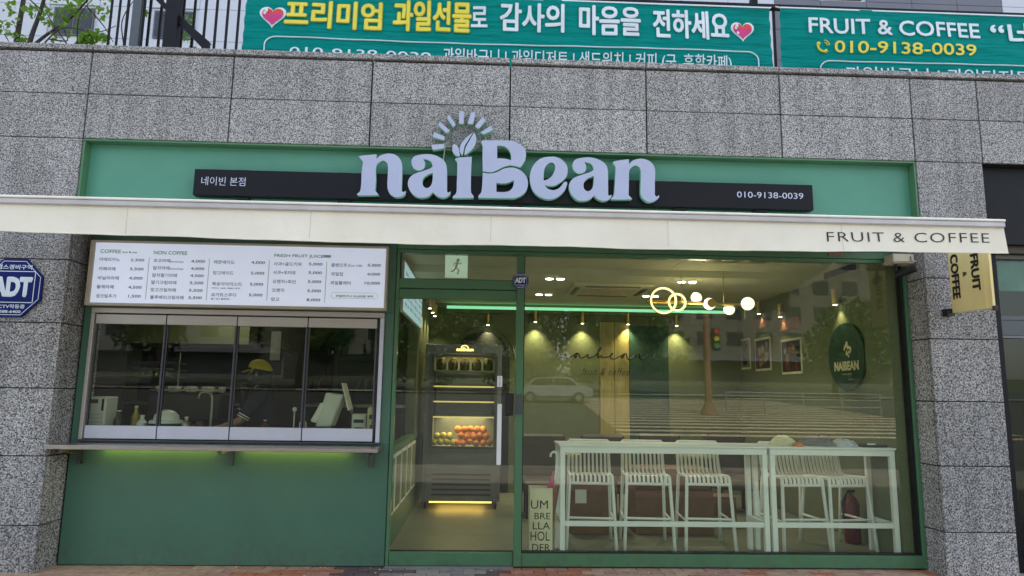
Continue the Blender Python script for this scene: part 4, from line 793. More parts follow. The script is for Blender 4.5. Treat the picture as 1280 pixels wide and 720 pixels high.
# umbrella holder
t = thing('umbrella_holder', 'tall cream umbrella holder box with black stencil lettering', 'umbrella holder', (.525, .5, .046))
mb = MB(); mb.box(.425, .632, .40, .408, .046, .655).box(.425, .433, .409, .60, .046, .655).box(.624, .632, .409, .60, .046, .655).box(.434, .623, .592, .60, .046, .655).box(.434, .623, .409, .591, .046, .06); mb.build('box', 'cream', t)
mb = MB()
for s_, x0, x1, z0, z1 in (('UM', .437, .590, .475, .548), ('BRE', .470, .612, .385, .440), ('LLA', .455, .610, .298, .360), ('HOL', .436, .608, .200, .280), ('DER', .452, .612, .112, .172)):
    put_text(mb, s_, (x0, .3985, z0), x1-x0, z1-z0)
mb.build('lettering', 'black_print', t, kind='stuff')
t = thing('umbrella', 'closed umbrella with pink tip and white hooked handle leaning in the holder', 'umbrella', (.6, .5, .07))
MB().tube([(.60, .52, .08), (.66, .46, .68)], .02, 8, rs=[.012, .045]).build('canopy', 'tape', t); MB().tube([(.60, .46, .60), (.645, .44, .80)], .03, 8, rs=[.03, .006]).build('tip', 'pink_print', t)
MB().tube(catmull([(.655, .44, .70), (.672, .42, .92), (.665, .41, .96), (.64, .41, .975), (.615, .41, .955), (.612, .41, .93)], sub=4), .010, 8).build('handle', 'white_p', t, smooth='all')
# cardboard boxes behind the stools
def carton(x0, x1, y0, y1, z0, z1, label, flap=0):
    t = thing('cardboard_box', label, 'box', ((x0+x1)/2, (y0+y1)/2, z0)); part('body', 'cardboard', t, x0, x1, y0, y1, z0, z1, bevel=.004)
    part('tape', 'tape', t, x0+.002, x1-.002, y0-.002, y0-.0003, z1-.07, z1-.015); 
    if flap: MB().add([(x0, y0, z1), (x1, y0, z1), (x1-.05, y0-.12, z1+.10), (x0+.05, y0-.12, z1+.10), (x0, y0, z1+.004), (x1, y0, z1+.004), (x1-.05, y0-.12, z1+.104), (x0+.05, y0-.12, z1+.104)], [(3, 2, 1, 0), (4, 5, 6, 7), (0, 1, 5, 4), (1, 2, 6, 5), (2, 3, 7, 6), (3, 0, 4, 7)]).build('flap', 'cardboard', t)
    return t
b = carton(.93, 1.43, 1.5, 1.95, .046, .56, 'left brown cardboard box with a white shipping label behind the first stool', 1); part('shipping_label', 'white', b, .98, 1.10, 1.492, 1.497, .36, .50)
carton(1.62, 2.46, 1.5, 2.0, .046, .50, 'wide brown cardboard box on the floor behind the second stool'); carton(1.64, 2.44, 1.52, 1.98, .505, .72, 'flat red brown carton stacked on the wide box')
carton(2.52, 2.85, 1.9, 2.2, .046, .38, 'small brown carton on the floor right of the wide box')
# lounge furniture further in
def lounge_chair(x, y, label, m_='dwood'):
    t = thing('lounge_chair', label, 'chair', (x, y, .046), group='dark lounge chairs behind the boxes')
    part('seat', m_, t, x-.28, x+.28, y-.28, y+.28, .34, .48, bevel=.03); part('backrest', m_, t, x-.28, x+.28, y+.2, y+.30, .485, 1.0, bevel=.03)
    for a in (-.24, .2):
        for c in (-.24, .2): part('leg', 'black', t, x+a, x+a+.04, y+c, y+c+.04, .046, .339)
for x, y, l in ((.75, 2.6, 'dark lounge chair nearest the mullion'), (1.5, 2.6, 'dark lounge chair second from the mullion'), (2.3, 2.9, 'dark lounge chair left of the small table'), (3.2, 3.0, 'dark lounge chair nearest the poster wall')): lounge_chair(x, y, l)
for x, l in ((1.15, 'low wooden table between the first dark chairs'), (2.75, 'low wooden table between the last dark chairs')):
    t = thing('side_table', l, 'table', (x, 2.9, .046)); part('tabletop', 'wood', t, x-.25, x+.25, 3.0, 3.5, .70, .73, bevel=.004); MB().lathe((x, 3.25, .046), [(.2, 0), (.2, .02), (.025, .03), (.025, .655)], 14).build('pedestal', 'black', t)
t = thing('fire_extinguisher', 'red fire extinguisher on the floor beside the right wall', 'fire extinguisher', (3.77, 1.15, .046))
MB().lathe((3.77, 1.15, .046), [(.07, 0), (.08, .02), (.08, .38), (.05, .45), (.02, .47), (.02, .50)], 16).build('cylinder', 'red', t, smooth=True); MB().box(3.73, 3.81, 1.135, 1.165, .545, .57).tube([(3.74, 1.15, .55), (3.68, 1.15, .45), (3.685, 1.14, .25)], .01, 6).build('valve', 'black', t)
# clutter on the right table
tc = 1.046
def cone_bag(name, label, cat, x, y, sx, sy, h, m_, seed):
    r = random.Random(seed); mb = MB(); n = 14; prof = [(1, 0), (.95, .35), (.7, .75), (.35, 1), (0.02, .98)]
    vs = [(x+sx*p*(math.cos(2*math.pi*k/n))*(1+r.uniform(-.16, .16)), y+sy*p*math.sin(2*math.pi*k/n)*(1+r.uniform(-.16, .16)), tc+h*q*(1+r.uniform(-.2, .2)*(q > 0))) for p, q in prof for k in range(n)]
    fs = [(j*n+k, j*n+(k+1) % n, (j+1)*n+(k+1) % n, (j+1)*n+k) for j in range(len(prof)-1) for k in range(n)]; o = mb.add(vs, fs).build(name, m_, None); return tag(o, label, cat)
cone_bag('paper_bag', 'crumpled pale paper wrapper on the shorter bar table', 'wrapper', 2.86, .62, .13, .10, .085, 'cream', 1)
cone_bag('plastic_bag', 'crumpled clear grey plastic bag on the shorter bar table', 'bag', 3.20, .64, .17, .14, .09, 'grey', 2)
cone_bag('plastic_bag', 'pale crumpled plastic sheet near the right end of the bar table', 'bag', 3.45, .62, .13, .12, .06, 'sash_low', 4)
cone_bag('bread_roll', 'orange brown bread roll on the bar table', 'bread', 2.95, .50, .055, .035, .035, 'orange', 3)
t = thing('tablet', 'flat black device at the right end of the bar table', 'tablet', (3.68, .55, tc)); part('body', 'black', t, 3.56, 3.79, .46, .62, tc, tc+.018, bevel=.004); MB().tube([(3.60, .47, tc+.028), (3.66, .44, tc+.03)], .008, 6).build('white_cap', 'white_p', t)
# ------------------------------------------------------------------ kitchen
t = thing('kitchen_counter', 'dark inner worktop behind the service window', 'counter', (-2.3, .8, .046)); part('body', 'dark', t, -3.63, -1.0, .42, 1.0 if False else .72, .046, 1.06); part('worktop', 'dgrey', t, -3.64, -.98, .40, .74, 1.061, 1.09, bevel=.003)
t = thing('back_counter', 'long steel back counter of the kitchen', 'counter', (-2.3, 2.9, .046)); part('body', 'dark', t, -4.43, -1.0, 2.55, 3.05, .046, 1.30); part('worktop', 'steel', t, -4.44, -.98, 2.50, 3.06, 1.301, 1.335)
t = thing('ticket_machine', 'white boxy machine with dark display at the left service pane', 'machine', (-3.5, .5, 1.09)); part('body', 'white_p', t, -3.625, -3.42, .45, .66, 1.091, 1.415, bevel=.01); part('display', 'dgrey', t, -3.58, -3.49, .444, .4495, 1.355, 1.39); part('slot', 'black', t, -3.455, -3.437, .444, .4495, 1.29, 1.395)
for i in range(5): part('ridge', 'sash_low', t, -3.61, -3.44, .446, .4495, 1.12+i*.032, 1.135+i*.032)
t = thing('rice_dome', 'dark round cooker with a pale domed lid on the worktop', 'cooker', (-2.9, .55, 1.09)); MB().lathe((-2.92, .56, 1.091), [(.14, 0), (.16, .03), (.16, .085), (.14, .09)], 20).build('base', 'black', t, smooth=True); MB().lathe((-2.92, .56, 1.182), [(.15, 0), (.14, .025), (.112, .03), (.105, .07), (.07, .105), (.02, .12)], 20).build('lid', 'white_p', t, smooth=True)
t = thing('wire_rack', 'three tier thin steel glass rack at the left service pane', 'rack', (-3.3, 1.9, 1.0))
for z in (1.78, 1.70, 1.62, 1.52):
    MB().tube([(-4.25, 1.85, z), (-3.45, 1.85, z)], .006, 5).tube([(-4.25, 2.15, z), (-3.45, 2.15, z)], .006, 5).box(-4.25, -3.45, 1.85, 2.15, z-.003, z+.001).build('tier', 'shelf', t)
for x in (-4.22, -3.47): MB().tube([(x, 2.0, .05), (x, 2.0, 1.9)], .008, 5).build('post', 'shelf', t)
t0 = thing('drinking_glass', 'upturned clear glass on the wire rack', 'glass', (0, 0, 0), group='glasses on the wire rack')
MB().lathe((0, 0, 0), [(.03, 0), (.036, .09), (.034, .09), (.028, .004)], 10).build('body', 'glass', t0, smooth=True); MB().lathe((0, 0, .0905), [(.037, 0), (.037, .004)], 10).build('rim', 'sash_low', t0)
for i in range(10):
    o = t0 if i == 0 else copy_tree(t0); o.location = (-3.92+(i % 5)*.085+rnd.uniform(-.01, .01), 1.92+.13*(i//5), 1.623); relabel(o, ORD[i % 5]+' glass from the left in the '+('rear' if i > 4 else 'front')+' row of the wire rack')
t = thing('coffee_machine', 'wide dark espresso machine with chrome details', 'coffee machine', (-3.1, 1.2, 1.0)); part('stand', 'dark', t, -3.5, -2.5, 1.0, 1.5, .046, 1.04)
part('body', 'black', t, -3.35, -2.62, 1.05, 1.45, 1.18, 1.46, bevel=.02); part('base', 'dgrey', t, -3.35, -2.62, 1.0, 1.45, 1.041, 1.10, bevel=.01); part('top_rail', 'steel', t, -3.33, -2.64, 1.06, 1.08, 1.475, 1.49); part('back_column', 'dgrey', t, -3.3, -2.67, 1.3, 1.44, 1.101, 1.179)
for x in (-3.15, -2.85): MB().lathe((x, 1.14, 1.12), [(.035, 0), (.035, .055)], 12).tube([(x, 1.12, 1.15), (x, .97, 1.14)], .012, 8).build('portafilter', 'shelf', t)
part('milk_pitcher', 'shelf', t, -3.0, -2.93, 1.1, 1.16, 1.101, 1.17)
t = thing('grinder', 'tall black coffee grinder beside the espresso machine', 'grinder', (-2.6, .9, 1.09)); MB().lathe((-2.45, 1.2, 1.0), [(.08, 0), (.08, .05), (.055, .08), (.06, .28), (.08, .3), (.03, .33), (.07, .55), (.07, .57)], 14).build('body', 'black', t, smooth=True); part('stand', 'dark', t, -2.52, -2.38, 1.1, 1.3, .046, .999)
for i, x in enumerate((-3.06, -2.93)):
    b_ = thing('pump_bottle', ['syrup pump bottle nearest the coffee machine', 'syrup pump bottle nearest the barista'][i], 'bottle', (x+.3, .62, 1.09), group='syrup pump bottles'); X = x+.42; MB().lathe((X, 1.9, 1.336), [(.03, 0), (.03, .12), (.012, .15), (.012, .2)], 10).build('bottle', 'jar', b_, smooth=True); b_.location.z += 0; MB().tube([(X, 1.9, 1.53), (X, 1.9, 1.60), (X+.06, 1.9, 1.60)], .006, 6).build('pump', 'shelf', b_)
    st = part('stand', 'dark', b_, X-.06, X+.06, 1.84, 1.96, .046, 1.335)
part('tall_panel', 'dark', kw, -2.75, -2.20, 2.46, 2.5, .05, 2.849); part('notice', 'grey', kw, -2.60, -2.48, 2.45, 2.459, 1.85, 2.20)
t = thing('till_monitor', 'white point of sale monitor tilted on its stand at the right service pane', 'monitor', (-1.4, .5, 1.09))
a = Vector((-1.56, .50, 1.15)); mb = MB(); mb.hexa([(-1.54, .46, 1.17), (-1.40, .46, 1.17), (-1.40, .68, 1.17), (-1.54, .68, 1.17), (-1.46, .46, 1.48), (-1.30, .46, 1.46), (-1.30, .68, 1.46), (-1.46, .68, 1.48)]).build('back_shell', 'white_p', t, bevel=.012)
MB().hexa([(-1.585, .455, 1.22), (-1.53, .455, 1.20), (-1.53, .62, 1.20), (-1.585, .62, 1.22), (-1.50, .455, 1.39), (-1.45, .455, 1.37), (-1.45, .62, 1.37), (-1.50, .62, 1.39)]).build('customer_display', 'white', t, bevel=.008)
MB().lathe((-1.45, .57, 1.091), [(.1, 0), (.1, .015), (.03, .025), (.03, .075)], 14).build('foot', 'grey', t)
MB().hexa([(-1.26, .50, 1.32), (-1.245, .50, 1.32), (-1.245, .70, 1.32), (-1.26, .70, 1.32), (-1.33, .50, 1.57), (-1.32, .50, 1.57), (-1.32, .70, 1.57), (-1.33, .70, 1.57)]).build('tablet_edge', 'white', t)
MB().tube([(-1.25, .6, 1.33), (-1.2, .6, 1.2), (-1.2, .6, 1.092)], .012, 6).build('stem', 'grey', t)
for i, (x0, x1, h, l) in enumerate(((-1.21, -1.08, .20, 'white receipt printer beside the till monitor'), (-1.07, -.985, .26, 'beige card terminal at the right end of the worktop'))):
    t = thing('card_terminal' if i else 'receipt_printer', l, 'terminal' if i else 'printer', (x0, .5, 1.09)); part('body', 'white_p' if not i else 'cream', t, x0, x1, .45, .6, 1.091, 1.091+h, bevel=.012); part('slot', 'black', t, x0+.02, x1-.02, .444, .4495, 1.091+h*.6, 1.091+h*.75); part('button_pad', 'dgrey', t, x0+.03, x1-.02, .446, .4495, 1.12, 1.091+h*.4)
tag(MB().ball((-1.77, .60, 1.32), .022, 12, 8).tube([(-1.77, .60, 1.30), (-1.77, .60, 1.091)], .006, 6).build('steam_knob', 'white_p', None, smooth=True), 'small white ball knob on a thin stand behind the third pane', 'knob')
t = thing('menu_shelf', 'small shelf with dark cups behind the third service pane', 'shelf', (-1.9, 2.3, 1.5)); part('board', 'shelf', t, -2.2, -1.0, 2.2, 2.45, 1.50, 1.515); 
for x in (-2.1, -1.98, -1.5, -1.42, -1.3): MB().lathe((x, 2.3, 1.516), [(.035, 0), (.045, .11)], 10).build('cup', 'black', t, smooth=True)
part('support', 'dark', t, -1.62, -1.58, 2.3, 2.45, .046, 1.4995)
# ------------------------------------------------------------------ barista
def skin_mesh(name, chains, radii, m_, parent, sub=1):
    """chains: lists of joint names; joints: name -> (pos, r)"""
    me = bpy.data.meshes.new(name); names = list(radii); idx = {n: i for i, n in enumerate(names)}
    me.from_pydata([radii[n][0] for n in names], [(idx[a], idx[b]) for c in chains for a, b in zip(c, c[1:])], [])
    o = bpy.data.objects.new(name, me); COL.objects.link(o)
    md = o.modifiers.new('skin', 'SKIN'); md.use_smooth_shade = True
    for n, i in idx.items(): r = radii[n][1]; me.skin_vertices[0].data[i].radius = (r, r) if not isinstance(r, tuple) else r
    me.skin_vertices[0].data[0].use_root = True
    md2 = o.modifiers.new('sub', 'SUBSURF'); md2.levels = md2.render_levels = sub
    bpy.context.view_layer.update(); m2 = bpy.data.meshes.new_from_object(o.evaluated_get(bpy.context.evaluated_depsgraph_get())); bpy.data.objects.remove(o)
    off = wloc(parent)
    for v in m2.vertices: v.co -= off
    m2.materials.clear(); m2.materials.append(M[m_]); return link(name, m2, parent)
pr = thing('person', 'barista in a yellow cap and dark shirt working behind the service window', 'person', (-2.18, 1.05, .05))
PX, PYY = -2.17, 1.05
J = dict(pelvis=((PX, PYY, 1.02), .11), chest=((PX-.03, PYY, 1.30), .10), neckb=((PX-.05, PYY, 1.48), .07), neck=((PX-.075, PYY, 1.56), .055), head=((PX-.095, PYY, 1.64), .075), crown=((PX-.09, PYY, 1.71), .07),
  sl=((PX-.04, PYY-.19, 1.43), .06), el=((PX-.16, PYY-.24, 1.20), .042), wl=((PX-.36, PYY-.22, 1.13), .028), hl=((PX-.42, PYY-.21, 1.12), .03),
  sr=((PX-.04, PYY+.19, 1.43), .06), er=((PX-.14, PYY+.24, 1.20), .042), wr=((PX-.34, PYY+.16, 1.13), .028), hr=((PX-.40, PYY+.15, 1.12), .03),
  hipl=((PX, PYY-.10, .95), .09), kl=((PX-.01, PYY-.10, .52), .06), al=((PX+.02, PYY-.10, .13), .04), tl=((PX-.14, PYY-.10, .08), .035),
  hipr=((PX, PYY+.10, .95), .09), kr=((PX-.01, PYY+.10, .52), .06), ar=((PX+.02, PYY+.10, .13), .04), tr=((PX-.14, PYY+.10, .08), .035))
ch = [['pelvis', 'chest', 'neckb', 'neck', 'head', 'crown'], ['neckb', 'sl', 'el', 'wl', 'hl'], ['neckb', 'sr', 'er', 'wr', 'hr'], ['pelvis', 'hipl', 'kl', 'al', 'tl'], ['pelvis', 'hipr', 'kr', 'ar', 'tr']]
for s, h in (('l', 'hl'), ('r', 'hr')):
    bx = J[h][0]
    for f in range(5):
        dy = (-.028+.0185*f) if f < 4 else .04*(1 if s == 'l' else -1); ln = (.07, .08, .075, .06, .045)[f]
        J[f'{s}f{f}a'] = ((bx[0]-.03 if f < 4 else bx[0]+.0, bx[1]+dy, bx[2]), .010); J[f'{s}f{f}b'] = ((bx[0]-.03-ln*.55, bx[1]+dy*1.2, bx[2]-.005), .009); J[f'{s}f{f}c'] = ((bx[0]-.03-ln, bx[1]+dy*1.25, bx[2]-.028), .008)
        ch.append([h, f'{s}f{f}a', f'{s}f{f}b', f'{s}f{f}c'])
skin_mesh('body', ch, J, 'skin', pr, 2)
Sj = {k: (J[k][0], (r_ if not isinstance(r_, tuple) else tuple(r_))) for k, r_ in dict(pelvis=.17, chest=.155, neckb=.085, sl=.075, el=.058, sr=.075, er=.058, neck=.07).items()}
skin_mesh('shirt', [['pelvis', 'chest', 'neckb', 'neck'], ['neckb', 'sl', 'el'], ['neckb', 'sr', 'er']], Sj, 'shirt', pr, 2)
Tj = {k: (J[k][0], r_) for k, r_ in dict(pelvis=.185, hipl=.12, kl=.075, al=.06, hipr=.12, kr=.075, ar=.06).items()}
skin_mesh('trousers', [['pelvis', 'hipl', 'kl', 'al'], ['pelvis', 'hipr', 'kr', 'ar']], Tj, 'dark', pr, 2)
mb = MB()
for z in (0, .022): e_, w_ = Vector(J['el'][0]), Vector(J['sl'][0]); d = (w_-e_).normalized(); q = e_+d*(.03+z); mb.tube([q, q+d*.009], .0605, 14)
mb.build('cuff_stripes' if False else 'cuff_stripe', 'white', pr)
hx, hy, hz = PX-.095, PYY, 1.655
fc = MB(); fc.ball((hx, hy, hz), .1, 18, 12, sc=(.95, .76, 1.12)).ball((hx-.098, hy, hz-.012), .016, 8, 6, sc=(1, .8, 1.2)).ball((hx+.0, hy-.078, hz-.01), .024, 8, 6, sc=(.6, .3, 1.1)).ball((hx+.0, hy+.078, hz-.01), .024, 8, 6, sc=(.6, .3, 1.1)).build('face', 'skin', pr, smooth='all')
for s_ in (-1, 1): MB().ball((hx-.084, hy+s_*.033, hz+.012), .011, 8, 6).build('eye', 'black', pr)
MB().ball((hx-.088, hy, hz-.055), .012, 8, 6, sc=(.5, 1.8, .4)).build('mouth', 'tape', pr)
MB().ball((hx-.05, hy-.045, hz-.055), .06, 12, 8, sc=(.95, .62, 1.0)).build('dark_face_patch', 'black', pr, smooth='all')  # black ball that makes the lower face dark
MB().ball((hx+.028, hy, hz+.0), .108, 16, 10, sc=(.86, .80, 1.12)).ball((hx+.075, hy, hz-.08), .075, 10, 8, sc=(.8, .9, 1.5)).ball((hx-.01, hy-.062, hz-.02), .05, 10, 8, sc=(.9, .45, 1.5)).ball((hx+.02, hy, hz-.10), .088, 12, 8, sc=(.85, .95, 1.1)).ball((hx+.055, hy, hz-.15), .085, 10, 8, sc=(.9, .95, 1.3)).build('hair', 'hair', pr, smooth='all')
cp = MB(); vs = []; n = 20
for j in range(7):
    t_ = j/6*math.pi/2
    for k in range(n): a = 2*math.pi*k/n; vs.append((hx+.012+.118*math.cos(t_)*math.cos(a), hy+.098*math.cos(t_)*math.sin(a), hz+.045+.098*math.sin(t_)-.02*math.cos(a)*math.cos(t_)))
fs = [(j*n+k, j*n+(k+1) % n, (j+1)*n+(k+1) % n, (j+1)*n+k) for j in range(6) for k in range(n)]
cap = cp.add(vs, fs).build('cap', 'cap', pr, smooth='all')
vs = [(hx-.08, hy-.07, hz+.032), (hx-.08, hy+.07, hz+.032), (hx-.15, hy+.055, hz+.012), (hx-.175, hy, hz+.004), (hx-.15, hy-.055, hz+.012)]
MB().add(vs+[(a, b, c+.008) for a, b, c in vs], [(0, 1, 2, 3, 4), (9, 8, 7, 6, 5)]+[(i, i+5, (i+1) % 5+5, (i+1) % 5) for i in range(5)]).build('brim', 'cap', cap)

lamp('SPOT', (-2.9, 1.8, 2.75), 6, (1, .93, .78), .06, rot=(0, 0, 0), spot=150, blend=.8, name='kitchen_fill')  # added fill lamp and lens, brightens the equipment behind the service panes
t = thing('kitchen_fill_light', 'added round fill light in the kitchen ceiling', 'ceiling light', (-2.9, 1.8, 2.85)); MB().lathe((-2.9, 1.8, 2.83), [(.055, 0), (.055, .019)], 14).build('lens', 'e_white', t)
c0 = thing('cup', 'white cup stacked on top of the espresso machine', 'cup', (0, 0, 0), group='white cups on the espresso machine')
MB().lathe((0, 0, 0), [(.024, 0), (.036, .02), (.038, .06), (.034, .06), (.03, .02)], 12).build('bowl', 'white_p', c0, smooth=True); MB().tube([(.034, 0, .05), (.055, 0, .045), (.055, 0, .025), (.034, 0, .02)], .005, 5).build('handle', 'white_p', c0)
for i in range(8):
    o = c0 if i == 0 else copy_tree(c0); o.location = (-3.28+i*.085+rnd.uniform(-.01, .01), 1.15+.1*(i % 2), 1.491 if False else 1.462); o.rotation_euler = (0, 0, rnd.uniform(0, 6)); relabel(o, ORD[i]+' white cup from the left on top of the espresso machine')
t = thing('tap', 'tall chrome tap on the worktop beside the third pane', 'tap', (-2.55, .62, 1.09)); MB().tube(catmull([(-2.55, .64, 1.091), (-2.55, .64, 1.40), (-2.58, .62, 1.46), (-2.64, .60, 1.46), (-2.66, .60, 1.41)], sub=4), .011, 8).build('spout', 'shelf', t, smooth='all'); MB().lathe((-2.55, .64, 1.091), [(.03, 0), (.03, .02)], 12).build('base', 'shelf', t)
def carafe(x, y, h, r, m_, label, nm='bottle'):
    t = thing(nm, label, nm, (x, y, 1.09)); MB().lathe((x, y, 1.091), [(r, 0), (r*1.05, h*.1), (r, h*.6), (r*.4, h*.78), (r*.4, h*.95)], 12).build('body', m_, t, smooth=True); MB().lathe((x, y, 1.091+h*.951), [(r*.45, 0), (r*.45, h*.06)], 10).build('cap', 'white_p', t)
for a in ((-3.33, .52, .20, .04, 'jar', 'brown bottle beside the white boxy machine'), (-3.22, .60, .24, .035, 'apple', 'yellow green bottle in the first service pane'), (-3.12, .52, .16, .045, 'white_p', 'squat white bottle near the end of the first service pane'), (-2.72, .52, .15, .04, 'steel', 'small steel bottle right of the domed cooker'), (-2.02, .55, .13, .035, 'red', 'small red bottle in front of the barista'), (-1.68, .58, .18, .035, 'white_p', 'slim white bottle at the fourth service pane'), (-1.13, 2.75, .35, .05, 'red', 'red bottle on the back counter under the arch')):
    x, y, h, r_, m_, l = a; carafe(x, y, h, r_, m_, l)
t = thing('tray', 'steel tray with cloth on the worktop between the cooker and the barista', 'tray', (-2.5, .55, 1.09)); part('base', 'shelf', t, -2.52, -2.28, .46, .62, 1.091, 1.103, bevel=.003); part('cloth', 'cream', t, -2.50, -2.40, .48, .60, 1.104, 1.125, bevel=.008)
# ------------------------------------------------------------------ terrace: railing and banners
RY = 1.05
rl = thing('terrace_railing', 'black steel railing with close upright bars on the terrace above the wall', 'railing', (0, RY, 4.46))
part('top_rail', 'black_bar', rl, -3.98, 9, RY-.03, RY+.03, 5.80, 5.85); part('bottom_rail', 'black_bar', rl, -3.98, 9, RY-.02, RY+.02, 4.56, 4.60)
bar_me = None
for i in range(108):
    x = -3.93+i*.118
    if bar_me is None:
        b_ = MB().box(-.011, .011, -.011, .011, 4.60, 5.80); o = b_.build('baluster', 'black_bar', None); bar_me = o.data; bpy.data.objects.remove(o); 
        for v in bar_me.vertices: v.co.z -= 4.46
    o = link('baluster', bar_me, rl); o.location = (x, 0, 0)
for x in (2.93, 6.2): part('post', 'black_bar', rl, x-.035, x+.035, RY-.035, RY+.035, 4.46, 5.92)
st = thing('gate_frame', 'dark steel gate post and sloping brace beside the left banner', 'gate', (-3.6, .95, 4.46))
part('post', 'black_bar', st, -3.44, -3.31, .86, .97, 4.46, 6.3); part('post', 'dgrey', st, -3.78, -3.69, .86, .95, 4.46, 6.3)
MB().hexa([(-3.75, .9, 5.78), (-3.70, .9, 5.70), (-2.98, .9, 4.98), (-2.98, .9, 5.12), (-3.75, .95, 5.78), (-3.70, .95, 5.70), (-2.98, .95, 4.98), (-2.98, .95, 5.12)]).build('brace', 'black_bar', st)
for i in range(5): part('bar', 'black_bar', st, -4.02+i*.085, -4.003+i*.085, .88, .9, 4.46, 6.3)
def ban_y(x, z, ph): return .985+.016*math.sin(x*1.3+z*4+ph)+.004*math.sin(z*15+x*.8+ph)+.004*math.sin(x*9+z*3)
def banner(x0, x1, z0, z1, ph, label):
    t = thing('banner', label, 'banner', ((x0+x1)/2, 1.0, z0), group='teal printed banners on the terrace railing')
    mb = MB(); nx, nz = 90, 26; vs = []
    for i in range(nx+1):
        for j in range(nz+1):
            x = x0+(x1-x0)*i/nx; z = z0+(z1-z0)*j/nz; e = min(x-x0, x1-x); pk = max(0, 1-e/.25)
            vs.append((x, ban_y(x, z, ph)+pk*.012*math.sin(z*38), z))
    fs = [(i*(nz+1)+j, i*(nz+1)+j+1, (i+1)*(nz+1)+j+1, (i+1)*(nz+1)+j) for i in range(nx) for j in range(nz)]
    mb.add(vs, fs).build('fabric', 'banner', t, smooth='all')
    part('white_hem', 'white_print', t, x0, x1, .965, .972, z1-.012, z1+.004)
    for x in (x0+.01, x1-.01): MB().tube([(x, .97, z1-.01), (x+(.05 if x > (x0+x1)/2 else -.05), 1.04, z1+.05)], .008, 6).build('tie', 'cream', t)
    return t
W1 = lambda ph, d=.012: (lambda q: Vector((q.x, ban_y(q.x, q.z, ph)-d, q.z)))
b1 = banner(-2.655, 3.085, 4.72, 5.775, 0, 'long teal banner with yellow and white Korean lettering between two hearts')
b2 = banner(3.195, 8.6, 4.72, 5.785, 1.7, 'teal banner at the right with English lettering and a yellow phone number')
b1.children  # lettering below follows the cloth
def heart(cx, cz, s, t):
    for k, m_, d in ((1.0, 'white_print', .010), (.80, 'red_print', .016)):
        pts = [(cx+k*s*16*math.sin(a)**3/17, cz+k*s*(13*math.cos(a)-5*math.cos(2*a)-2*math.cos(3*a)-math.cos(4*a))/17) for a in [2*math.pi*i/36 for i in range(36)]]
        MB().add([(x, ban_y(x, z, 0 if t is b1 else 1.7)-d, z) for x, z in pts], [tuple(range(36))]).build('heart_print', m_, t)
    pts = [(cx+.78*s*16*math.sin(a)**3/17, cz-.08*s+.70*s*(13*math.cos(a)-5*math.cos(2*a)-2*math.cos(3*a)-math.cos(4*a))/17) for a in [2*math.pi*i/36 for i in range(36)]]; pts = [q for q in pts if q[1] < cz+.02]
    MB().add([(x, ban_y(x, z, 0)-.019, z) for x, z in pts], [tuple(range(len(pts)))]).build('heart_print', 'pink_print', t)
    mb = MB()
    for ex, ez, er in ((-.46, .38, .13), (-.55, .18, .11), (-.40, -.25, .10)): mb.add([(cx+s*(ex+er*math.cos(a)), ban_y(cx, cz, 0)-.022, cz+s*(ez+er*1.2*math.sin(a))) for a in [2*math.pi*i/12 for i in range(12)]], [tuple(range(12))])
    mb.build('highlight', 'white_print', t)
heart(-2.36, 5.478, .150, b1); heart(2.765, 5.495, .138, b1)
def outline_text(parent, items, col, ph, edge=None):
    mb = MB(); me_ = MB()
    for s, x0, x1, z0, z1, b in items:
        h = z1-z0; put_text(mb, s, (x0, 0, z0), x1-x0, h, warp=W1(ph, .021), fat=b*.58*h if b > .04 else b*.3*h, split=(col, parent) if b > .032 else None)
        if edge: e = .008; put_text(me_, s, (x0, 0, z0), x1-x0, z1-z0, warp=W1(ph, .016), fat=b*.58*h+.007)
    if mb.v: mb.build('lettering', col, parent, kind='stuff')
    if edge: me_.build('lettering_edge', edge, parent, kind='stuff')
M['olive_print'] = mat('olive_edge_print', (.30, .36, .02), .5)
outline_text(b1, [('프리미엄', -2.225, -1.20, 5.355, 5.668, .045), ('과일선물', -1.065, -.235, 5.365, 5.70, .045)], 'yellow_print', 0, 'olive_print')
outline_text(b1, [('로', -.225, -.055, 5.43, 5.655, .045), ('감사의', .09, .78, 5.39, 5.705, .045), ('마음을', .955, 1.62, 5.375, 5.71, .045), ('전하세요', 1.77, 2.605, 5.37, 5.70, .045)], 'white_print', 0)
outline_text(b1, [('010-9138-0039,', -2.15, -.60, 4.99, 5.115, .03), ('과일바구니 | 과일디저트 | 샌드위치 | 커피 (구. 휴학카페)', -.52, 2.62, 4.99, 5.18, .03)], 'white_print', 0)
outline_text(b2, [('FRUIT & COFFEE', 3.505, 5.445, 5.49, 5.665, .045), ('“네이빈”', 5.58, 7.1, 5.40, 5.70, .045), ('과일바구니 | 과일디저트 | 샌드위치', 3.90, 6.9, 4.93, 5.115, .03)], 'white_print', 1.7)
outline_text(b2, [('010-9138-0039', 3.79, 5.38, 5.275, 5.405, .042)], 'yellow_print', 1.7)
mb = MB(); w2 = W1(1.7, .015)
pts = [w2(Vector((3.668+.065*math.cos(R(a)), 0, 5.345+.065*math.sin(R(a))))) for a in range(150, 301, 15)]
mb.tube(pts, .014, 6, rs=[.02, .022]+[.012]*(len(pts)-4)+[.022, .02])
for rr in (.03, .055): mb.tube([w2(Vector((3.675+rr*math.cos(R(a)), 0, 5.352+rr*math.sin(R(a))))) for a in range(0, 91, 18)], .006, 5)
mb.build('phone_symbol', 'yellow_print', b2)
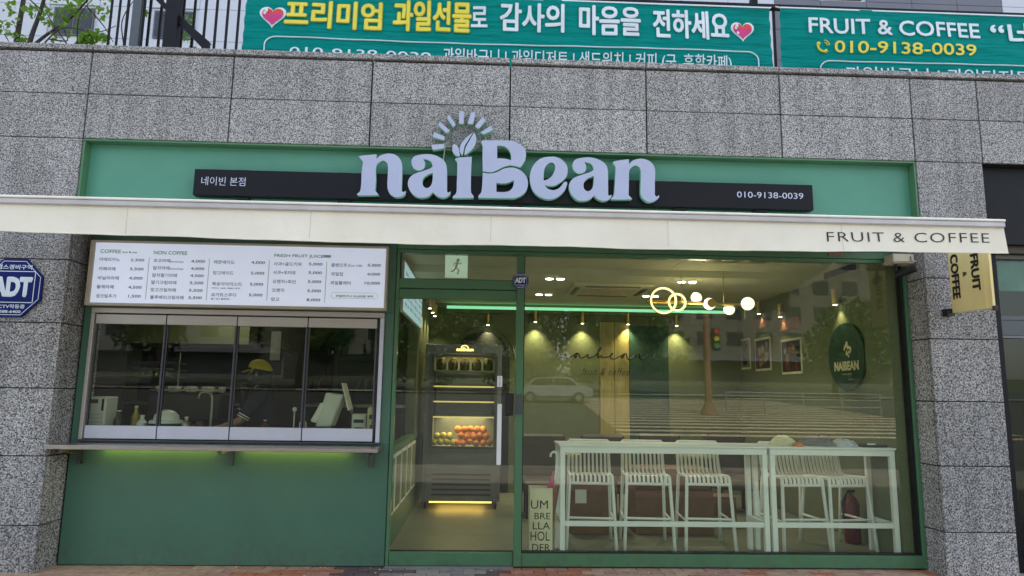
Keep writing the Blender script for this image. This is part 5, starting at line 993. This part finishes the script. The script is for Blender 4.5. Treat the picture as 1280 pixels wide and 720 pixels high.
def frame_line(t, x0, x1, zt, ph):
    pts = [(x0, 4.75), (x0, zt-.10)]+[(x0+.12-.12*math.cos(R(a)), zt-.10+.10*math.sin(R(a))) for a in range(15, 91, 15)]
    n = 60; pts += [(x0+.12+(x1-x0-.24)*i/n, zt) for i in range(1, n)]+[(x1-.12+.12*math.sin(R(a)), zt-.10+.10*math.cos(R(a))) for a in range(0, 91, 15)]+[(x1, 4.75)]
    MB().tube([W1(ph, .014)(Vector((a, 0, b))) for a, b in pts], .007, 5).build('frame_line', 'white_print', t)
frame_line(b1, -2.42, 2.92, 5.235, 0); frame_line(b2, 3.62, 8.3, 5.175, 1.7)
# ------------------------------------------------------------------ tree on the terrace
def leaf_cloud(mb, c, r, n, rr, size, squash=.8):
    for _ in range(n):
        while True:
            d = Vector((rr.uniform(-1, 1), rr.uniform(-1, 1), rr.uniform(-1, 1)))
            if d.length < 1: break
        p = Vector(c)+Vector((d.x*r, d.y*r, d.z*r*squash)); s = size*rr.uniform(.6, 1.3)
        a = Vector((rr.uniform(-1, 1), rr.uniform(-1, 1), rr.uniform(-.6, .6))).normalized(); b = a.orthogonal().normalized(); b.rotate(Matrix.Rotation(rr.uniform(0, 6.28), 3, a)); cc = a.cross(b)
        mb.add([p-b*s*.5, p-b*s*.15+cc*s*.32, p+b*s*.55, p-b*s*.1-cc*s*.34], [(0, 1, 2, 3)])
tr = thing('terrace_tree', 'leafy young tree with thin dark branches on the terrace at the left', 'tree', (-5.6, 2, 4.46))
rr = random.Random(11)
mb = MB(); X_ = lambda px: -5.76+(px-18)*.0088; Z_ = lambda py: 5.63+(50-py)*.0093
limbs = [[(20, 150), (19, 60), (14, -60)], [(30, 150), (38, 55), (46, 5), (62, -40)], [(40, 60), (58, 38), (80, 15), (122, -8)], [(60, 60), (90, 38), (120, 30), (148, 22)], [(75, 55), (78, 40), (70, 20), (85, 8)], [(100, 52), (108, 20), (130, -6)], [(46, 5), (30, -10), (20, -30)], [(96, 60), (70, 24), (58, 5)], [(110, 0), (128, 20), (150, 48)], [(0, 40), (10, 52)], [(165, 60), (160, 20), (178, -10)], [(205, -2), (222, 10), (236, 5)], [(228, 5), (252, 22), (265, 30)]]
for i, l in enumerate(limbs):
    r0 = .045 if i == 0 else .035 if i == 1 else .022 if i == 2 else .009
    pts = catmull([Vector((X_(a), 2.0+rr.uniform(-.15, .15), Z_(b))) for a, b in l], sub=5); mb.tube(pts, r0, 7, rs=[r0*(1-.6*k/len(pts)) for k in range(len(pts))])
mb.build('trunk', 'bark', tr, smooth='all')
mb = MB()
for cx, cy, r, n in [(6, 35, 12, 14), (20, 20, 10, 6), (60, 18, 14, 26), (90, 8, 16, 30), (35, 8, 12, 10), (115, 44, 11, 34), (126, 40, 10, 26), (138, 45, 8, 14), (108, 50, 9, 16), (135, 10, 10, 12), (90, 30, 14, 10), (70, 45, 10, 6), (5, 8, 10, 8), (25, 47, 8, 8), (190, 3, 8, 8), (247, 38, 7, 8), (258, 52, 6, 6), (235, 15, 6, 4), (252, 12, 7, 5), (278, 50, 6, 4), (100, -20, 40, 80), (30, -30, 40, 80)]:
    leaf_cloud(mb, (X_(cx), 2.0, Z_(cy)), r*.009, int(n*1.8), rr, .066, 1)
mb.build('crown', 'leaf', tr)
# ------------------------------------------------------------------ apartment block behind the terrace
ap_ = thing('apartment_block', 'tall pale panelled apartment block with dark windows behind the terrace', 'building', (0, 14.2, 4.4))
part('wall', 'bwhite', ap_, -30, 30, 14.06, 26, 4.4, 32)
PM = {}
def panel(m_, w, h, dp=.04):
    k = (m_, w, h)
    if k not in PM:
        o = MB().box(0, w, -dp, 0, 0, h).build('facade_panel', m_, None); PM[k] = o.data; bpy.data.objects.remove(o)
    return PM[k]
for i in range(-14, 16):
    for j in range(6):
        x = i*1.5; z = 9.9+j*1.05; grey = (4 <= i-3 <= 5) or i in (9, 10, 13) or i in (-5, 6)
        if (i in (-9, -7, 7, 12, 14, -3)) and j in (2, 4):
            f = MB().box(x+.15, x+1.35, 14.0, 14.05, z+.05, z+.95).build('window', 'stile', ap_); MB().box(x+.2, x+.72, 13.99, 13.999, z+.1, z+.9).box(x+.77, x+1.3, 13.99, 13.999, z+.1, z+.9).build('pane', 'bwin', f); continue
        o = link('facade_panel', panel('bgrey' if grey else 'bwhite', 1.485, 1.035), ap_); o.location = (x, 14.05-14.2, z-4.4)
# ------------------------------------------------------------------ the street behind the camera (seen mirrored in the glass)
struct('kerb', 'kerb', -40, 40, -8.2, -7.902, -.12, .0)
def slopez(y): return -.12 if y > -9 else -.12+(-9-y)*.045
ground_mesh('road', -120, 120, [-200, -60, -42, -9, -8.201], [slopez(-50)+2.5, slopez(-50)+.6, slopez(-42), -.12, -.12], 'asphalt')
ground_mesh('far_pavement', -120, 120, [-52, -42.5], [slopez(-42)+.40, slopez(-42)+.13], 'kerb'); ground_mesh('grass_verge', -150, 150, [-140, -52], [6, slopez(-42)+.42], 'grass')
struct('ground', 'grass', -300, 300, -300, 300, -1.0, -.6)
for i in range(17):
    y = -16-i*1.4; z = slopez(y)+.006
    mb = MB(); mb.add([(4.5+i*.1, y, z), (19, y, z), (19, y-.62, slopez(y-.62)+.006), (4.5+i*.1, y-.62, slopez(y-.62)+.006)], [(0, 1, 2, 3)]); o = mb.build('crossing_stripe', 'paint', bpy.data.objects['road'])
def big_tree(x, y, h, r, seed, label, n=3500):
    q = random.Random(seed); zb = slopez(max(y, -50)); t = thing('street_tree', label, 'tree', (x, y, zb), group='street trees across the road')
    mb = MB(); mb.tube([(x, y, zb), (x+.1, y, zb+h*.35), (x, y+.1, zb+h*.7)], .2, 8, rs=[.24, .17, .06])
    cs = []
    for k in range(7):
        a = q.uniform(0, 6.28); d = r*q.uniform(.3, .7); c = (x+d*math.cos(a), y+d*math.sin(a), zb+h*q.uniform(.28, .85)); cs.append(c); mb.tube([(x, y, zb+h*.32), ((x+c[0])/2, (y+c[1])/2, zb+h*.5), c], .06, 6, rs=[.1, .06, .02])
    mb.build('trunk', 'bark', t); mb = MB()
    for c in cs: leaf_cloud(mb, c, r*.6, n//7, q, .42, .8)
    mb.build('crown', 'leaf_dark', t)
for i, (x, y, h, r, l) in enumerate([(-14, -46, 8.5, 4, 'large street tree far left across the road'), (-5, -45, 9, 4.8, 'large street tree across the road left of the parked car'), (3.5, -44, 9, 5, 'large street tree behind the parked white car'), (11, -47, 8, 4.2, 'street tree behind the crossing'), (27, -46, 8, 4.5, 'street tree right of the railing'), (-24, -45, 12, 4.5, 'farthest left street tree across the road')]): big_tree(x, y, h, r, i, l)
for k, (x0, x1, h, m_, l) in enumerate([(-60, -22, 30, 'tower', 'grey tower block across the road at the far left'), (-18, 8, 24, 'bbeige', 'beige apartment block across the road behind the trees'), (12, 46, 27, 'bbeige', 'beige apartment block across the road behind the crossing')]):
    t = thing('apartment_block', l, 'building', ((x0+x1)/2, -70, 0)); part('wall', m_, t, x0, x1, -90, -70, 0, h)
    part('canopy', 'bgrey', t, x0, x1, -69.99, -68.6, 5.4, 5.8); wm = MB().box(0, 1.8, 0, .06, 0, 1.5).build('window', 'bwin', None); wd = wm.data; bpy.data.objects.remove(wm)
    for a in range(int((x1-x0-2)/3.4)):
        for b in range(int((h-8)/3)):
            o = link('window', wd, t); o.location = (x0+1.6+a*3.4-(x0+x1)/2, .001, 7.2+b*3)
t = thing('signal_pole', 'rust brown traffic signal pole with flared base beside the crossing', 'pole', (10.6, -26, .6))
z0 = slopez(-26); MB().lathe((10.6, -26, z0), [(.45, 0), (.30, .25), (.17, .6), (.15, 6.6), (.1, 6.7)], 14).build('post', 'pole', t, smooth=True); MB().tube([(10.6, -26, z0+6.2), (6.6, -26, z0+6.5)], .08, 8).build('arm', 'pole', t)
hb = MB().box(10.85, 11.2, -26.1, -25.85, z0+3.0, z0+4.1).build('signal_head', 'dgrey', t, bevel=.03)
for i, c in enumerate(('red_print', 'yellow_print', 'green_print')): MB().tube([(11.02, -25.849, z0+3.9-i*.34), (11.02, -25.78, z0+3.9-i*.34)], .12, 14).build('lens', c, hb)
t = thing('street_railing', 'white tubular street railing across the road beside the crossing', 'railing', (15, -27, .6)); z0 = slopez(-27)
for z in (.35, .7, 1.0): MB().tube([(11.8, -27, z0+z), (19.5, -27, z0+z)], .03, 6).build('rail', 'galv', t)
for i in range(5): MB().tube([(11.8+i*1.92, -27, z0), (11.8+i*1.92, -27, z0+1.05)], .04, 6).build('post', 'galv', t)
# parked car
t = thing('parked_car', 'white parked estate car across the road, mirrored in the window', 'car', (6, -33, slopez(-33))); z0 = slopez(-33); cx, cy = 4.0, -34
prof = [(-2.2, .35), (-2.25, .75), (-2.1, .95), (-1.6, 1.02), (-1.1, 1.45), (.9, 1.5), (1.5, 1.05), (2.1, .95), (2.25, .7), (2.2, .35)]
MB().prism([(cx+a, z0+b) for a, b in prof], cy-.88, cy+.88).build('body', 'car', t, bevel=.06, seg=2)
MB().prism([(cx+a, z0+b) for a, b in [(-1.45, 1.04), (-1.02, 1.40), (-.1, 1.42), (-.1, 1.04)]], cy-.89, cy+.89).prism([(cx+a, z0+b) for a, b in [(-.02, 1.04), (-.02, 1.42), (.82, 1.42), (1.3, 1.04)]], cy-.89, cy+.89).build('side_window', 'bwin', t)
for a in (-1.4, 1.4):
    for b in (-.8, .8): w_ = MB().tube([(cx+a, cy+b-.1, z0+.33), (cx+a, cy+b+.1, z0+.33)], .33, 20).build('wheel', 'tyre', t); MB().tube([(cx+a, cy+b-.11, z0+.33), (cx+a, cy+b+.11, z0+.33)], .19, 14).build('rim', 'grey', w_)
for a in (-2.2, 2.14): MB().box(cx+a, cx+a+.08, cy+.5, cy+.8, z0+.68, z0+.82).build('headlight', 'white', t); MB().box(cx+a, cx+a+.08, cy-.8, cy-.5, z0+.68, z0+.82).build('headlight', 'white', t)

gr = MB(); q = random.Random(5)
for _ in range(60):
    x = q.uniform(-3.8, 4.6); y = q.uniform(-.3, .26) if x > -3.6 and x < 3.95 else q.uniform(-.3, -.02); s = q.uniform(.003, .009)
    gr.ball((x, y, .001+s*.4), s, 6, 4, sc=(1, q.uniform(.5, 1), .5))
gr.build('grit', 'cream', None); bpy.data.objects['grit']['kind'] = 'stuff'
